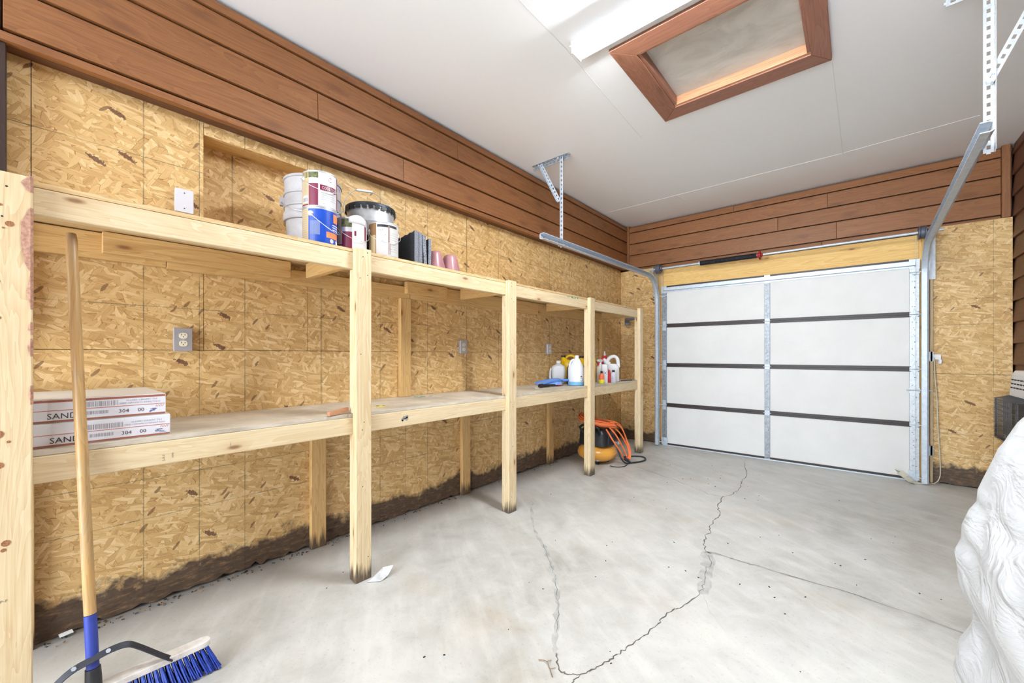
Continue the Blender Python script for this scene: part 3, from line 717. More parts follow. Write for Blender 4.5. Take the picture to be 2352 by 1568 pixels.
OX0, OX1, OY0, OY1 = 1.450, 2.466, 2.214, 3.160; zt0, zt1 = ZC-.020, ZC-.001
def mitre(pts, name, g): 
    m = MB(); m.prism(pts, zt0, zt1, lambda p, q, z: (p, q, z)); D(m, name, 'cedar_trim', ha, g, bev=.003)
g_ = .0008
mitre([(OX0+g_, OY0), (OX1-g_, OY0), (HX1-g_, HY0), (HX0+g_, HY0)], 'frame_board', 'x'); mitre([(OX0+g_, OY1), (HX0+g_, HY1), (HX1-g_, HY1), (OX1-g_, OY1)], 'frame_board', 'x')
mitre([(OX0, OY0+g_), (HX0, HY0+g_), (HX0, HY1-g_), (OX0, OY1-g_)], 'frame_board', 'y'); mitre([(OX1, OY0+g_), (OX1, OY1-g_), (HX1, HY1-g_), (HX1, HY0+g_)], 'frame_board', 'y')
zj0, zj1 = ZC-.012, ZC+.072
for b, g in (((HX0+.0005, HX1-.0005, HY1-.019, HY1-.0005), 'x'), ((HX0+.0005, HX1-.0005, HY0+.0005, HY0+.019), 'x'), ((HX0+.0005, HX0+.019, HY0+.0195, HY1-.0195), 'y'), ((HX1-.019, HX1-.0005, HY0+.0195, HY1-.0195), 'y')):
    D(MB().box(*b, zj0, zj1), 'jamb_board', 'cedar_light' if g == 'x' else 'cedar_trim', ha, g, bev=.002)  # boards along x are paler than the trim: lamp light put into the colour
t = NT('hatch_ply'); uv = t.n('TexCoord').outputs['Object']
w_ = t.noise(t.mapv(uv, sc=(1, 1.6, 1)), 3, 5, .6, .8); sc_ = t.noise(t.mapv(uv, rot=.9, sc=(4, 60, 1)), 1.2, 3, .6)
c_ = t.ramp(w_, [(.3, srgb(178, 171, 160)), (.5, srgb(200, 194, 184)), (.7, srgb(214, 209, 200))]); c_ = t.mix(t.ramp(sc_, [(.62, 0.), (.72, .35)]), c_, srgb(160, 152, 142))
MAT['hatch_ply'] = t.fin(c_, .35)
D(MB().box(HX0+.0195, HX1-.0195, HY0+.0195, HY1-.0195, ZC+.045, ZC+.057), 'hatch_panel', 'hatch_ply', ha)
# ================================================================ things on the upper deck
ZU = ZUD+.0005
def place(o, x, y, z, rz=0.): o.location = (x, y, z); o.rotation_euler = (0, 0, rz); return o
mottled('grey_pail_plastic', srgb(158, 155, 156), srgb(178, 176, 178), 9, .4)
mottled('tin', (.50, .51, .53), (.62, .63, .65), 30, .45, .6)
flat('wire', (.72, .73, .75), .35, .8)
# tall ribbed bucket
b2 = thing('plastic_bucket', (.205, 1.022, ZU), 'tall grey ribbed plastic bucket behind the stacked paint cans', 'bucket')
prof = [(.0, .002), (.122, .002), (.127, .008), (.1375, .178), (.1485, .180), (.1525, .192), (.1500, .222), (.1430, .228), (.1435, .250), (.1500, .252), (.1500, .262), (.1440, .265), (.1445, .318), (.1505, .320), (.1505, .331), (.1450, .334), (.1465, .402), (.1515, .404), (.1515, .416), (.1430, .416), (.1380, .19), (.123, .02), (.0, .012)]
MB().lathe(prof, n=40).build('body', 'grey_pail_plastic', b2, smooth=40)
def bail(r, z, drop, a_dir, n=14, extra=.012):
    """wire handle hanging down on the side a_dir (degrees)"""
    a0 = math.radians(a_dir); pts = []
    for k in range(n+1):
        t_ = -PI/2+PI*k/n; pts.append(((r+extra)*math.cos(a0+t_), (r+extra)*math.sin(a0+t_), z-drop*math.cos(t_)))
    return pts
m = MB(); m.tube(bail(.150, .292, .09, -25), .0022, 6); m.build('bail_handle', 'wire', b2, smooth=60)
m = MB(); a = math.radians(-115); m.obox((.155*math.cos(a), .155*math.sin(a), .292), (math.cos(a), math.sin(a), 0), (-math.sin(a), math.cos(a), 0), (0, 0, 1), .012, .014, .022); m.build('handle_ear', 'grey_pail_plastic', b2)
# gallon cans
def can_body(root, r=.083, h=.183, lid=True):
    MB().lathe([(.0, .003), (r-.004, .003), (r-.003, 0), (r, .0), (r, .004), (r-.0015, .006), (r-.0015, h-.006), (r, h-.004), (r, h), (r-.006, h), (r-.007, h-.005), (r-.016, h-.005)], n=40).build('can_body', 'tin', root, smooth=35)
    MB().lathe([(.0, h-.005), (r-.02, h-.006), (r-.017, h-.002), (r-.009, h-.002), (r-.009, h-.006)], n=40).build('lid', 'tin', root, smooth=35)
def ears(root, r, z, a_dir, mat='tin'):
    for s_ in (-1, 1):
        m = MB(); a = math.radians(a_dir+90*s_); c_, sn = math.cos(a), math.sin(a)
        pts = [(r*c_, r*sn, z), ((r+.006)*c_, (r+.006)*sn, z)]
        m.tube(pts, [.016, .011], 14)
        m.tube([((r+.006)*c_, (r+.006)*sn, z), ((r+.009)*c_, (r+.009)*sn, z)], [.006, .004], 8)
        m.build('ear', mat, root, smooth=40)
flat('label_white', srgb(214, 212, 213), .4); flat('label_maroon', srgb(120, 28, 62), .35); flat('label_tan', srgb(190, 168, 130), .5)
mottled('label_garden', srgb(44, 46, 34), srgb(120, 124, 60), 60, .4); flat('label_silver', srgb(196, 196, 200), .3, .3); flat('label_black', srgb(40, 38, 40), .45)
flat('label_blue', srgb(22, 72, 176), .3); flat('label_orange', srgb(240, 138, 84), .35); flat('label_scuff', srgb(110, 124, 170), .6); flat('label_grey', srgb(150, 150, 152), .5); flat('label_green', srgb(120, 170, 60), .4)
def wrap(r, a_deg, z0): return lambda x, y: ((r)*math.cos(math.radians(a_deg)+x/r), (r)*math.sin(math.radians(a_deg)+x/r), z0+y)
r, h = .083, .183
# can with garden picture and maroon band, on top of the blue can
V = -24.2   # direction that faces the room's middle
def F(f): return V+math.degrees(math.asin(max(-1, min(1, f))))
c1 = thing('paint_can', (.445, .953, ZU+.1845), 'white and maroon gallon can with a garden picture, standing on the blue can', 'can')
can_body(c1); m = MB(); R1 = r-.0012
mats = ['label_white', 'label_maroon', 'label_tan', 'label_garden', 'label_silver', 'label_black', 'label_grey']
m.patch(R1, F(-.99)-60, F(-.62), .008, h-.008, 2, n=14); m.patch(R1, F(-.62), F(-.10), .008, .118, 1); m.patch(R1, F(-.62), F(-.10), .118, .146, 4); m.patch(R1, F(-.97), F(-.10), .146, h-.008, 3)
m.patch(R1, F(-.10), F(-.02), .008, h-.008, 0, n=3); m.patch(R1, F(-.02), F(.94), .008, h-.008, 0, n=16); m.patch(R1, F(.94), F(.94)+60, .008, h-.008, 1)
m.patch(R1+.0004, F(-.0), F(.88), .086, .114, 1, n=14)
m.patch(R1+.0004, F(-.92), F(-.64), .020, .056, 0, n=4)
for k in range(8): a = F(-.90)+(F(-.68)-F(-.90))*k/7; m.patch(R1+.0008, a, a+1.0, .026, .046, 5, n=1)
for k in range(9): m.patch(R1+.0004, F(-.90), F(-.72), .066+k*.007, .068+k*.007, 6, n=2)
m.patch(R1+.0004, F(-.97), F(-.64), .008, .014, 1, n=4)
lb = m.build('label', mats, c1)
text('COOL TOP', .021, 'lettering', 'label_white', c1, wrap(R1+.0013, F(.10), .0925), xs=.72)
text('R', .036, 'lettering', 'label_silver', c1, wrap(R1+.0009, F(.24), .135)); text('C', .034, 'lettering', 'label_maroon', c1, wrap(R1+.0009, F(.46), .135), xs=.8)
for k, b_ in enumerate(('Multi-purpose concrete', 'resurfacing coating for', 'walks, patios and steps', 'interior and exterior use', '', '1 GAL')): 
    if b_: text(b_, .0085, 'lettering', 'label_grey', c1, wrap(R1+.0009, F(.04), .072-k*.011))
m = MB(); m.tube(bail(r, h-.035, .070, V+20), .0014, 6); m.build('bail_handle', 'wire', c1, smooth=60); ears(c1, r-.002, h-.035, V+20)
# blue can
c2 = thing('paint_can', (.445, .953, ZU), 'blue gallon paint can with orange patches at the bottom of the stack', 'can')
can_body(c2); m = MB(); mats = ['label_blue', 'label_tan', 'label_orange', 'label_white', 'label_scuff', 'label_grey', 'label_green']
m.patch(R1, F(-.99)-60, F(-.64), .006, h-.008, 1, n=12); m.patch(R1, F(-.64), F(.99)+50, .006, h-.008, 0, n=28)
for k in range(16): m.patch(R1+.0004, F(-.97), F(-.70), .012+k*.011, .0145+k*.011, 5, n=4)
m.patch(R1+.0004, F(-.56), F(.0), .045, .115, 4, n=6)
m.patch(R1+.0004, F(.36), F(.97), .036, .066, 2, n=8); m.patch(R1+.0004, F(.76), F(.98), .120, .165, 2, n=5)
for k in range(3): m.patch(R1+.0004, F(.70), F(.98), .080+k*.012, .085+k*.012, 3, n=5)
lb = m.build('label', mats, c2)
m = MB()
for q, mt in ((.66, 0), (.92, 0)):
    a = math.radians(F(q)); m.disc((R1*math.cos(a), R1*math.sin(a), .022), (math.cos(a), math.sin(a), 0), .011, 12, .0016)
m.build('badge', 'label_white', c2)
m = MB(); m.tube(bail(r, h-.032, .085, V+58), .0014, 6); m.build('bail_handle', 'wire', c2, smooth=60); ears(c2, r-.002, h-.032, V+58)
# small-looking can with a peeling label
c3 = thing('paint_can', (.425, 1.134, ZU), 'white and maroon can with a peeling paper label in front of the steel pail', 'can'); V = -27.7
can_body(c3); m = MB(); mats = ['label_white', 'label_maroon', 'label_tan', 'label_garden', 'label_silver', 'label_black']
m.patch(R1, F(-.99)-40, F(-.55), .008, h-.008, 2, n=10); m.patch(R1, F(-.55), F(.06), .008, .105, 1); m.patch(R1, F(-.55), F(.06), .105, .130, 4); m.patch(R1, F(-.6), F(.06), .130, h-.008, 3); m.patch(R1, F(.06), F(.99)+30, .008, h-.008, 0, n=18)
m.patch(R1+.0004, F(-.85), F(-.58), .008, .028, 0, n=4); m.patch(R1+.0004, F(-.9), F(-.55), .030, .036, 1, n=4)
m.patch(R1+.0004, F(.20), F(.32), .085, .112, 1, n=3); m.patch(R1+.0004, F(.84), F(.93), .07, .15, 1, n=3)
m.build('label', mats, c3)
m = MB(); vs = []; fs = []      # the peeled flap curls up over the rim
for i in range(9):
    a = math.radians(F(-.15)+(F(.9)-F(-.15))*i/8)
    for k in range(4):
        rr = R1+.0015+.0012*k*k/3; vs.append((rr*math.cos(a), rr*math.sin(a), h-.03+.010*k+.016*math.sin(i*.42)*k/3))
for i in range(8):
    for k in range(3): fs.append((i*4+k, i*4+4+k, i*4+5+k, i*4+k+1))
m._add(vs, fs); o = m.build('peeled_label', 'label_white', c3, smooth=60); sm = o.modifiers.new('solid', 'SOLIDIFY'); sm.thickness = .0008
m = MB(); m.tube(bail(r, h-.04, .085, V+28), .0014, 6); m.build('bail_handle', 'wire', c3, smooth=60); ears(c3, r-.002, h-.04, V+25, 'black_plastic')
# can with drips
c4 = thing('paint_can', (.47, 1.312, ZU), 'white label can with brown drips down the side next to the black foam', 'can'); V = -31.8; h = .192
can_body(c4, h=h); m = MB(); flat('label_dirty', srgb(200, 196, 193), .5); flat('drip', srgb(140, 108, 96), .5); flat('label_brown', srgb(140, 104, 62), .5)
mats = ['label_dirty', 'label_brown', 'drip', 'label_black', 'label_orange', 'label_grey', 'label_tan']
m.patch(R1, F(-.99)-40, F(-.55), .006, .118, 6, n=8); m.patch(R1, F(-.99)-40, F(-.55), .118, h-.006, 1, n=8); m.patch(R1, F(-.55), F(-.50), .006, h-.006, 1, n=2); m.patch(R1, F(-.50), F(.99)+30, .006, h-.006, 0, n=22)
m.patch(R1+.0004, F(-.45), F(.85), h-.028, h-.014, 3, n=14)
for k, (q, w_) in enumerate(((.28, 3.5), (.36, 2.0))):
    a = F(q); m.patch(R1+.0004, a, a+w_, .075, h-.02, 2, n=2); m.patch(R1+.0004, a+2+k, a+w_+2+k, .01, .078, 2, n=2)
for k in range(9): m.patch(R1+.0004, F(.42), F(.93), .030+k*.013, .0312+k*.013, 5, n=8)
for k in range(9): a = random.uniform(F(-.4), F(.8)); zq = random.uniform(.03, .15); m.patch(R1+.0008, a, a+1.6, zq, zq+.004, 3, n=1)
m.build('label', mats, c4)
m = MB(); m.tube(bail(r, h-.045, .075, V+15), .0014, 6); m.build('bail_handle', 'wire', c4, smooth=60); ears(c4, r-.002, h-.045, V+15, 'white_plastic')
# steel pail with crimped lid
pl = thing('steel_pail', (.235, 1.365, ZU), 'steel pail with a black crimped lid and raised wire handle', 'pail')
MB().lathe([(.0, .003), (.130, .0), (.134, .004), (.137, .24), (.141, .245), (.141, .252), (.138, .257), (.142, .33), (.146, .333), (.146, .345)], n=44).build('body', 'tin', pl, smooth=40)
flat('pail_label', srgb(40, 44, 46), .4); flat('pail_teal', srgb(120, 150, 160), .4); flat('pail_green', srgb(60, 130, 100), .4)
m = MB(); m.patch(.1355, -120, 40, .04, .205, 0, n=20); m.patch(.1360, -120, 40, .206, .225, 1, n=20); m.patch(.1362, -30, -18, .10, .15, 2, n=3)
m.build('label', ['pail_label', 'pail_teal', 'pail_green'], pl)
MB().lathe([(.0, .352), (.120, .352), (.128, .358), (.142, .360), (.151, .354), (.151, .340), (.146, .338)], n=44).build('lid', 'dark_metal', pl, smooth=40)
m = MB()
for k in range(24):
    a = 2*PI*k/24; c_, s_ = math.cos(a), math.sin(a)
    m.obox((.1495*c_, .1495*s_, .331), (c_, s_, 0), (-s_, c_, 0), (0, 0, 1), .0018, .0135, .012)
m.build('lid_lugs', 'black_plastic', pl)
a0 = math.radians(58); ux, uy = math.cos(a0), math.sin(a0)
hp = [(-.153*ux, -.155*uy, .315), (-.162*ux, -.162*uy, .36), (-.135*ux, -.135*uy, .43), (-.085*ux, -.085*uy, .472), (.01*ux, .01*uy, .470), (.09*ux, .09*uy, .415), (.155*ux, .155*uy, .345), (.152*ux, .152*uy, .318)]
m = MB(); m.tube(smooth_path(hp, 5), .0023, 6); hnd = m.build('bail_handle', 'wire', pl, smooth=60)
m = MB(); m.tube([(-.083*ux, -.083*uy, .473), (.01*ux, .01*uy, .471)], .0075, 10); m.build('grip', 'white_plastic', hnd, smooth=50)
# black foam slabs on edge
mottled('foam_black', srgb(30, 31, 35), srgb(58, 60, 66), 160, .95, bump=.5); 
t = NT('foam_speckle'); uv = t.n('TexCoord').outputs['Object']; c_ = t.noise(uv, 420, 2, .6); MAT['foam_speckle'] = t.fin(t.ramp(c_, [(.42, srgb(44, 46, 54)), (.62, srgb(176, 180, 190))]), .9)
spec = [(1.488, .032, .195, 0., .20, 'leftmost and tallest'), (1.5235, .024, .193, .0, .19, 'second from the cans'), (1.5585, .024, .185, .045, .197, 'third from the cans'), (1.592, .022, .170, -.02, .18, 'rightmost, beside the pink cup')]
for yy, th, hh, tilt, dp, wd_ in spec:
    m = MB(); n_ = 8; poly = [(-dp/2, 0), (dp/2, 0)]
    for k in range(n_+1): poly.append((dp/2-dp*k/n_, hh+random.uniform(-.004, .004)-(.016*k/n_ if wd_.startswith('left') else 0)))
    m.prism(poly, 0, th, lambda p, q, y, tl=tilt: (p, y-q*tl, q))
    o = m.build('foam_block', ['foam_black', 'foam_speckle']); o.location = (.425+(.2-dp)/2, yy, ZU)
    for p in o.data.polygons:
        if p.normal.x > .7: p.material_index = 1
    tag(o, 'black foam slab standing on edge, %s of four' % wd_ if not wd_.startswith('right') else 'black foam slab standing on edge, rightmost of four beside the pink cups', 'foam', 'black foam slabs')
# pink cups upside down
mottled('pink_plastic', srgb(160, 112, 118), srgb(174, 126, 131), 5, .3)
for yy, lab in ((1.700, 'rounded pink plastic cup upside down beside the black foam'), (1.832, 'rounded pink plastic cup upside down, farther from the black foam')):
    o = MB().loft([(.0, .070, .066, 0, 0, 2.4), (.004, .070, .066, 0, 0, 2.4), (.09, .048, .046, 0, 0, 2.4), (.108, .043, .041, 0, 0, 2.3), (.119, .034, .032, 0, 0, 2.2), (.123, .018, .017, 0, 0, 2)], 32).build('plastic_cup', 'pink_plastic', smooth=60)
    o.location = (.455, yy, ZU); tag(o, lab, 'cup', 'pink cups')

# ================================================================ lower deck, near end: cartons, broom
ZL = ZLD+.0005
flat('carton_white', srgb(220, 220, 227), .45); flat('carton_top', srgb(206, 200, 190), .6); flat('carton_brown', srgb(158, 96, 76), .6); flat('carton_red', srgb(190, 120, 104), .5); flat('print_black', srgb(62, 60, 64), .6); flat('print_grey', srgb(150, 146, 150), .6); flat('print_navy', srgb(46, 62, 120), .5)
for i, (dx, dy, z0, lab) in enumerate(((0, 0, 0, 'lower of two flat white ceramic tile cartons stacked on the lower shelf'), (-.012, -.012, .0805, 'upper of two flat white ceramic tile cartons, with a dusty top'))):
    t_ = thing('tile_carton', (.285+dx, .105+dy, ZL+z0), lab, 'box', group='tile cartons')
    hx, hy, hz = .232, .232, .079
    body = MB().box(-hx, hx, -hy, hy, 0, hz).build('carton', 'carton_white', t_, bev=.003)
    MB().box(-hx+.002, hx-.002, -hy+.002, hy-.002, hz+.0002, hz+.001).build('top_flap', 'carton_top', t_)
    fx = hx+.0004
    m = MB()
    m.box(hx, fx, -hy+.002, hy-.002, .002, .008, 0); m.box(hx, fx, -hy+.002, hy-.002, .040, .0425, 1)
    if i: m.box(hx, fx, -hy+.002, hy-.002, hz-.010, hz-.002, 0)
    m.build('printed_bands', ['carton_brown', 'carton_red'], t_)
    def ft(y0, z1): return lambda x, y: (fx+.0004, y0+x, z1+y)
    text('SAND', .027, 'lettering', 'print_black', t_, ft(-.082+i*.006, .013)); text('304', .019, 'lettering', 'print_black', t_, ft(.092+i*.006, .017)); text('00', .019, 'lettering', 'print_black', t_, ft(.142+i*.008, .017))
    text('GLAZED CERAMIC TILE', .0085, 'lettering', 'print_grey', t_, ft(.118, .0585)); text('GRES CERAMICO ESMALTADO', .0085, 'lettering', 'print_grey', t_, ft(.100, .0485))
    m = MB(); yq = .005
    while yq < .095: w_ = random.choice((.0012, .002, .003)); m.box(hx, fx, yq, yq+w_, .046, .064); yq += w_+random.choice((.0015, .0022, .003))
    yq = .012
    while yq < .072: w_ = random.choice((.001, .002)); m.box(hx, fx, yq, yq+w_, .019, .031); yq += w_+random.choice((.0012, .002))
    m.build('barcode', 'print_grey', t_)
    m = MB()
    for k in range(5): m.prism([(.205+k*.005-.004, .030), (.2065+k*.005-.004, .030), (.210+k*.005-.004, .038), (.2085+k*.005-.004, .038)], hx, fx, lambda p, q, x: (x, p, q), 0)
    for k in range(7): y_ = .178+random.uniform(0, .022); m.box(hx, fx, y_, y_+random.uniform(.006, .022), .011+k*.0022, .0124+k*.0022, 1)
    m.build('torn_print', ['carton_red', 'print_navy'], t_)
# broom leaning into the shelf
br = thing('push_broom', (.66, .115, 0), 'push broom with a worn wooden handle and blue bristles leaning into the shelf', 'broom')
flat('broom_blue_paint', srgb(44, 62, 150), .45); mottled('broom_block', srgb(196, 188, 180), srgb(222, 216, 210), 25, .6); mottled('bristle_blue', srgb(10, 38, 122), srgb(28, 66, 166), 60, .5); flat('brace_steel', srgb(64, 66, 74), .4, .5)
A = Vector((.676, .118, .085)); B = Vector((.478, .0735, 1.622))
dv = (B-A).normalized()
def hp_(t_): return A+(B-A)*t_
m = MB(); pts = [hp_(q) for q in (.165, .3, .5, .7, .9, .985, 1.0)]; m.tube(pts, [.0155, .0155, .0155, .0155, .0155, .0155, .0128], 18); D(m, 'handle', 'handle_wood', br, 'z', smooth=45)
m = MB(); m.tube([hp_(.055), hp_(.164)], .0160, 18); D(m, 'painted_end', 'broom_blue_paint', br, smooth=45)
m = MB(); m.tube([hp_(-.02), hp_(.03), hp_(.0545)], [.0205, .0205, .019], 18); D(m, 'socket', 'black_plastic', br, smooth=45)
HY_0, HY_1 = -.18, .432; hx0 = .668; 
m = MB(); n_ = 20; vs = []
prof_ = []
for k in range(9): a = -PI/2+PI*k/8; prof_.append((HY_1-.024+.024*math.cos(a), hx0+.024*math.sin(a)))
for k in range(9): a = PI/2+PI*k/8; prof_.append((HY_0+.024+.024*math.cos(a), hx0+.024*math.sin(a)))
m.prism(prof_, .082, .104, lambda p, q, z: (q, p, z)); head = D(m, 'head_block', 'broom_block', br, 'y', bev=.003)
m = MB(); random.seed(5)
nt_ = 36
for iy in range(nt_):
    for ix in range(4):
        y0 = HY_0+.016+(HY_1-HY_0-.032)*iy/(nt_-1); x0 = hx0-.016+.0107*ix
        sp_ = (ix-1.5)*.022+.012; ey = .030*((iy/(nt_-1))-.5)*2
        for q in range(9):
            a = random.uniform(0, 2*PI); rr = .009*random.uniform(.4, 1)
            e = (x0+sp_+rr*math.cos(a), y0+ey+rr*math.sin(a), random.uniform(.001, .010)); s0 = (x0+.0035*math.cos(a), y0+.0035*math.sin(a), .083)
            m.tube([s0, (s0[0]*.55+e[0]*.45, s0[1]*.55+e[1]*.45, .045), e], [.0022, .0027, .0022], 4)
bri = D(m, 'bristles', 'bristle_blue', br, smooth=70); bri['kind'] = 'stuff'
m = MB(); arc = smooth_path([(.668, .315, .094), (.668, .29, .118), (.660, .225, .185), (.658, .195, .208), (.660, .155, .212), (.662, .113, .205), (.662, .07, .195), (.664, .035, .172), (.668, -.02, .12), (.668, -.05, .094)], 5)
for a_, b_ in zip(arc[:-1], arc[1:]): 
    e_ = (b_-a_).normalized()*.0008
    m.beam(a_-e_+Vector((.020, 0, 0)), b_+e_+Vector((.020, 0, 0)), (1, 0, -.6), .022, .003)
brc = D(m, 'brace', 'brace_steel', br)
m = MB()
for y_, z_ in ((.150, .214), (.072, .199)): m.disc((.682, y_, z_), (1, 0, .3), .0065, 6, .006)
D(m, 'bolts', 'galv', br)['kind'] = 'stuff'
sc_o = MB().beam((.555, .945, ZL+.012), (.525, 1.062, ZL+.024), (1, .2, 0), .02, .020).build('wood_scrap', 'cedar_light', None, 'y', bev=.002); tag(sc_o, 'small brown wood scrap on the lower shelf against the second upright', 'wood scrap')
# ================================================================ bottles at the far end of the lower deck
t = NT('clear_plastic'); MAT['clear_plastic'] = t.fin(srgb(206, 208, 211), .35)
flat('hdpe', srgb(222, 225, 230), .4); flat('hdpe_white', srgb(226, 226, 229), .35); flat('yellow_plastic', srgb(240, 196, 30), .35); flat('blue_plastic', srgb(30, 62, 160), .35); flat('dust_blue', srgb(70, 130, 226), .35); flat('dust_blue_light', srgb(130, 170, 240), .35)
flat('washer_blue', srgb(120, 180, 220), .3); flat('bottle_yellow', srgb(240, 226, 60), .4); flat('bottle_orange', srgb(240, 120, 80), .4); flat('bottle_grey', srgb(186, 186, 192), .4)
def jug(name, x, y, lab, rings, mat, rz=0., cap=None, capmat='white_plastic', group=None, cat='jug'):
    r_ = thing(name, (x, y, ZL), lab, cat, rz, group)
    MB().loft(rings, 32).build('body', mat, r_, smooth=50)
    if cap: MB().lathe([(cap[2], cap[1]), (cap[2], cap[1]+cap[3]), (cap[2]*.9, cap[1]+cap[3]+.002), (0, cap[1]+cap[3]+.002)], (cap[0], 0, 0), 20).build('cap', capmat, r_, smooth=40)
    return r_
# squat clear jug with recessed grip
j = jug('clear_jug', .118, 3.665, 'cloudy clear jug with white cap, leftmost of the bottles on the lower shelf', [(0, .082, .070, 0, 0, 4), (.006, .088, .076, 0, 0, 4), (.165, .088, .076, 0, 0, 4), (.190, .080, .066, 0, 0, 3.2), (.207, .03, .03, .0, 0, 2.2), (.218, .020, .020, .0, 0, 2)], 'clear_plastic', rz=-1.0, cap=(.0, .218, .024, .026))
m = MB(); m.tube(smooth_path([(.066, -.082, .03), (.066, -.088, .07), (.064, -.086, .13), (.058, -.078, .165)], 5), .011, 10); m.build('grip', 'clear_plastic', j, smooth=60)
# washer-fluid style white gallon jug with loop handle
j = jug('white_jug', .415, 3.540, 'milky one gallon jug with blue liquid at its base and a loop handle', [(0.0, .068, .068, 0, 0, 2.6), (.006, .076, .076, 0, 0, 2.6), (.040, .077, .077, 0, 0, 2.6)], 'washer_blue')
MB().loft([(.0405, .0772, .0772, 0, 0, 2.6), (.165, .077, .077, 0, 0, 2.5), (.185, .073, .073, 0, 0, 2.4), (.225, .052, .050, .006, 0, 2.1), (.262, .030, .029, .010, 0, 2), (.276, .019, .019, .010, 0, 2), (.286, .019, .019, .010, 0, 2)], 32).build('upper_body', 'hdpe', j, smooth=50)
MB().lathe([(.021, .286), (.021, .303), (0, .304)], (.010, 0, 0), 20).build('cap', 'white_plastic', j, smooth=40)
a = math.radians(-128); c_, s_ = math.cos(a), math.sin(a)
m = MB(); m.tube(smooth_path([(.02*c_, .02*s_, .262), (.047*c_, .047*s_, .250), (.067*c_, .067*s_, .215), (.070*c_, .070*s_, .175)], 5), .0105, 10); m.build('handle', 'hdpe', j, smooth=60)
m = MB(); m.patch(.0800, -42, -6, .045, .112, 0, n=6); m.patch(.0804, -42, -6, .048, .075, 1, n=6); m.patch(.0804, -38, -12, .085, .098, 1, n=6); m.patch(.0808, -39, -10, .051, .072, 0, n=6)
m.build('label', ['label_white', 'print_black'], j)
# yellow jugs behind
for x, y, lab, hz in ((.115, 3.875, 'yellow jug with black cap behind the clear jug', .30), (.288, 3.982, 'yellow jug with black cap partly hidden behind the third upright', .292)):
    j = jug('yellow_jug', x, y, lab, [(0, .055, .085, 0, 0, 3), (.006, .060, .092, 0, 0, 3), (.20, .060, .092, 0, 0, 3), (.235, .055, .070, 0, -.018, 2.6), (.262, .030, .034, 0, -.052, 2.2), (hz-.018, .022, .022, 0, -.060, 2)], 'yellow_plastic', rz=-1.1, group='yellow jugs')
    MB().lathe([(.024, hz-.018), (.024, hz+.004), (0, hz+.005)], (0, -.060, 0), 18).build('cap', 'black_plastic', j, smooth=40)
    m = MB(); m.tube(smooth_path([(0, -.035, .255), (0, -.01, .295), (0, .04, .300), (0, .072, .275), (0, .082, .21)], 5), .014, 10); m.build('handle', 'yellow_plastic', j, smooth=60)
j = jug('black_bottle', .262, 3.665, 'narrow black bottle standing between the clear jug and the milky jug', [(0, .030, .022, 0, 0, 3), (.004, .034, .026, 0, 0, 3), (.14, .034, .026, 0, 0, 3), (.175, .026, .020, 0, 0, 2.4), (.205, .012, .012, 0, 0, 2), (.23, .012, .012, 0, 0, 2)], 'black_plastic', cat='bottle')
j = jug('blue_bottle', .405, 3.735, 'blue bottle with a white label beside the third upright', [(0, .038, .042, 0, 0, 4), (.004, .042, .046, 0, 0, 4), (.155, .042, .046, 0, 0, 4), (.178, .030, .032, 0, 0, 3), (.19, .014, .014, 0, 0, 2), (.205, .014, .014, 0, 0, 2)], 'blue_plastic', cat='bottle')
m = MB().box(.0425, .0430, .0, .040, .03, .12); m.build('label', 'label_white', j)
# large bleach-like jug: handle loop with a real opening
j = thing('white_bleach_jug', (.425, 4.30, ZL), 'large opaque white jug with an open handle at the right end of the bottles', 'jug', -1.1)
MB().loft([(0, .060, .080, 0, 0, 3), (.006, .066, .088, 0, 0, 3), (.13, .066, .088, 0, 0, 3), (.18, .060, .080, 0, .004, 2.6), (.205, .052, .066, 0, -.004, 2.4)], 32).build('body', 'hdpe_white', j, smooth=50)
m = MB(); m.tube(smooth_path([(0, -.035, .19), (0, -.062, .222), (0, -.080, .246), (0, -.094, .256)], 5), [.042, .040, .038, .036, .034, .032, .029, .027, .025, .024, .023, .022, .021, .020, .019, .018], 16); m.build('neck', 'hdpe_white', j, smooth=60)
m = MB(); m.tube(smooth_path([(0, -.052, .215), (0, -.030, .262), (0, .005, .288), (0, .042, .288), (0, .066, .262), (0, .076, .215), (0, .078, .165)], 5), [.021]*10+[.019]*10+[.021]*11, 14); m.build('handle', 'hdpe_white', j, smooth=60)
MB().lathe([(.020, 0), (.020, .022), (0, .023)], (0, -.100, .248), 18).build('cap', 'red_plastic', j, smooth=40)
m = MB().box(.0665, .0670, -.075, -.03, .12, .125); m.box(.0665, .0670, -.075, -.03, .138, .146); m.build('print', 'print_grey', j)
j = jug('white_bottle', .482, 4.02, 'slim white bottle printed 2X beside the red bottle', [(0, .030, .034, 0, 0, 3), (.004, .034, .038, 0, 0, 3), (.165, .034, .038, 0, 0, 3), (.185, .034, .038, 0, 0, 3), (.205, .028, .032, 0, 0, 3)], 'hdpe_white', rz=-1.1, cat='bottle')
text('2X', .040, 'lettering', 'print_navy', j, lambda x, y: (.0346, -.024+x, .098+y))
j = jug('red_bottle', .488, 4.118, 'small red bottle between the 2X bottle and the grey topped bottle', [(0, .022, .022, 0, 0, 2.4), (.003, .025, .025, 0, 0, 2.4), (.085, .025, .025, 0, 0, 2.4), (.115, .016, .016, 0, 0, 2), (.14, .010, .010, 0, 0, 2)], 'red_plastic', cat='bottle')
j = jug('small_bottle', .535, 4.128, 'small pale bottle with a black cap in front of the large white jug', [(0, .018, .026, 0, 0, 3), (.003, .021, .029, 0, 0, 3), (.10, .021, .029, 0, 0, 3), (.118, .014, .018, 0, 0, 2)], 'bottle_grey', cap=(0, .118, .015, .022), capmat='black_plastic', rz=-1.1, cat='bottle')
m = MB()
for k in range(5): m.box(.0212, .0216, -.022, -.004+.006*(k % 2), .020+k*.011, .025+k*.011)
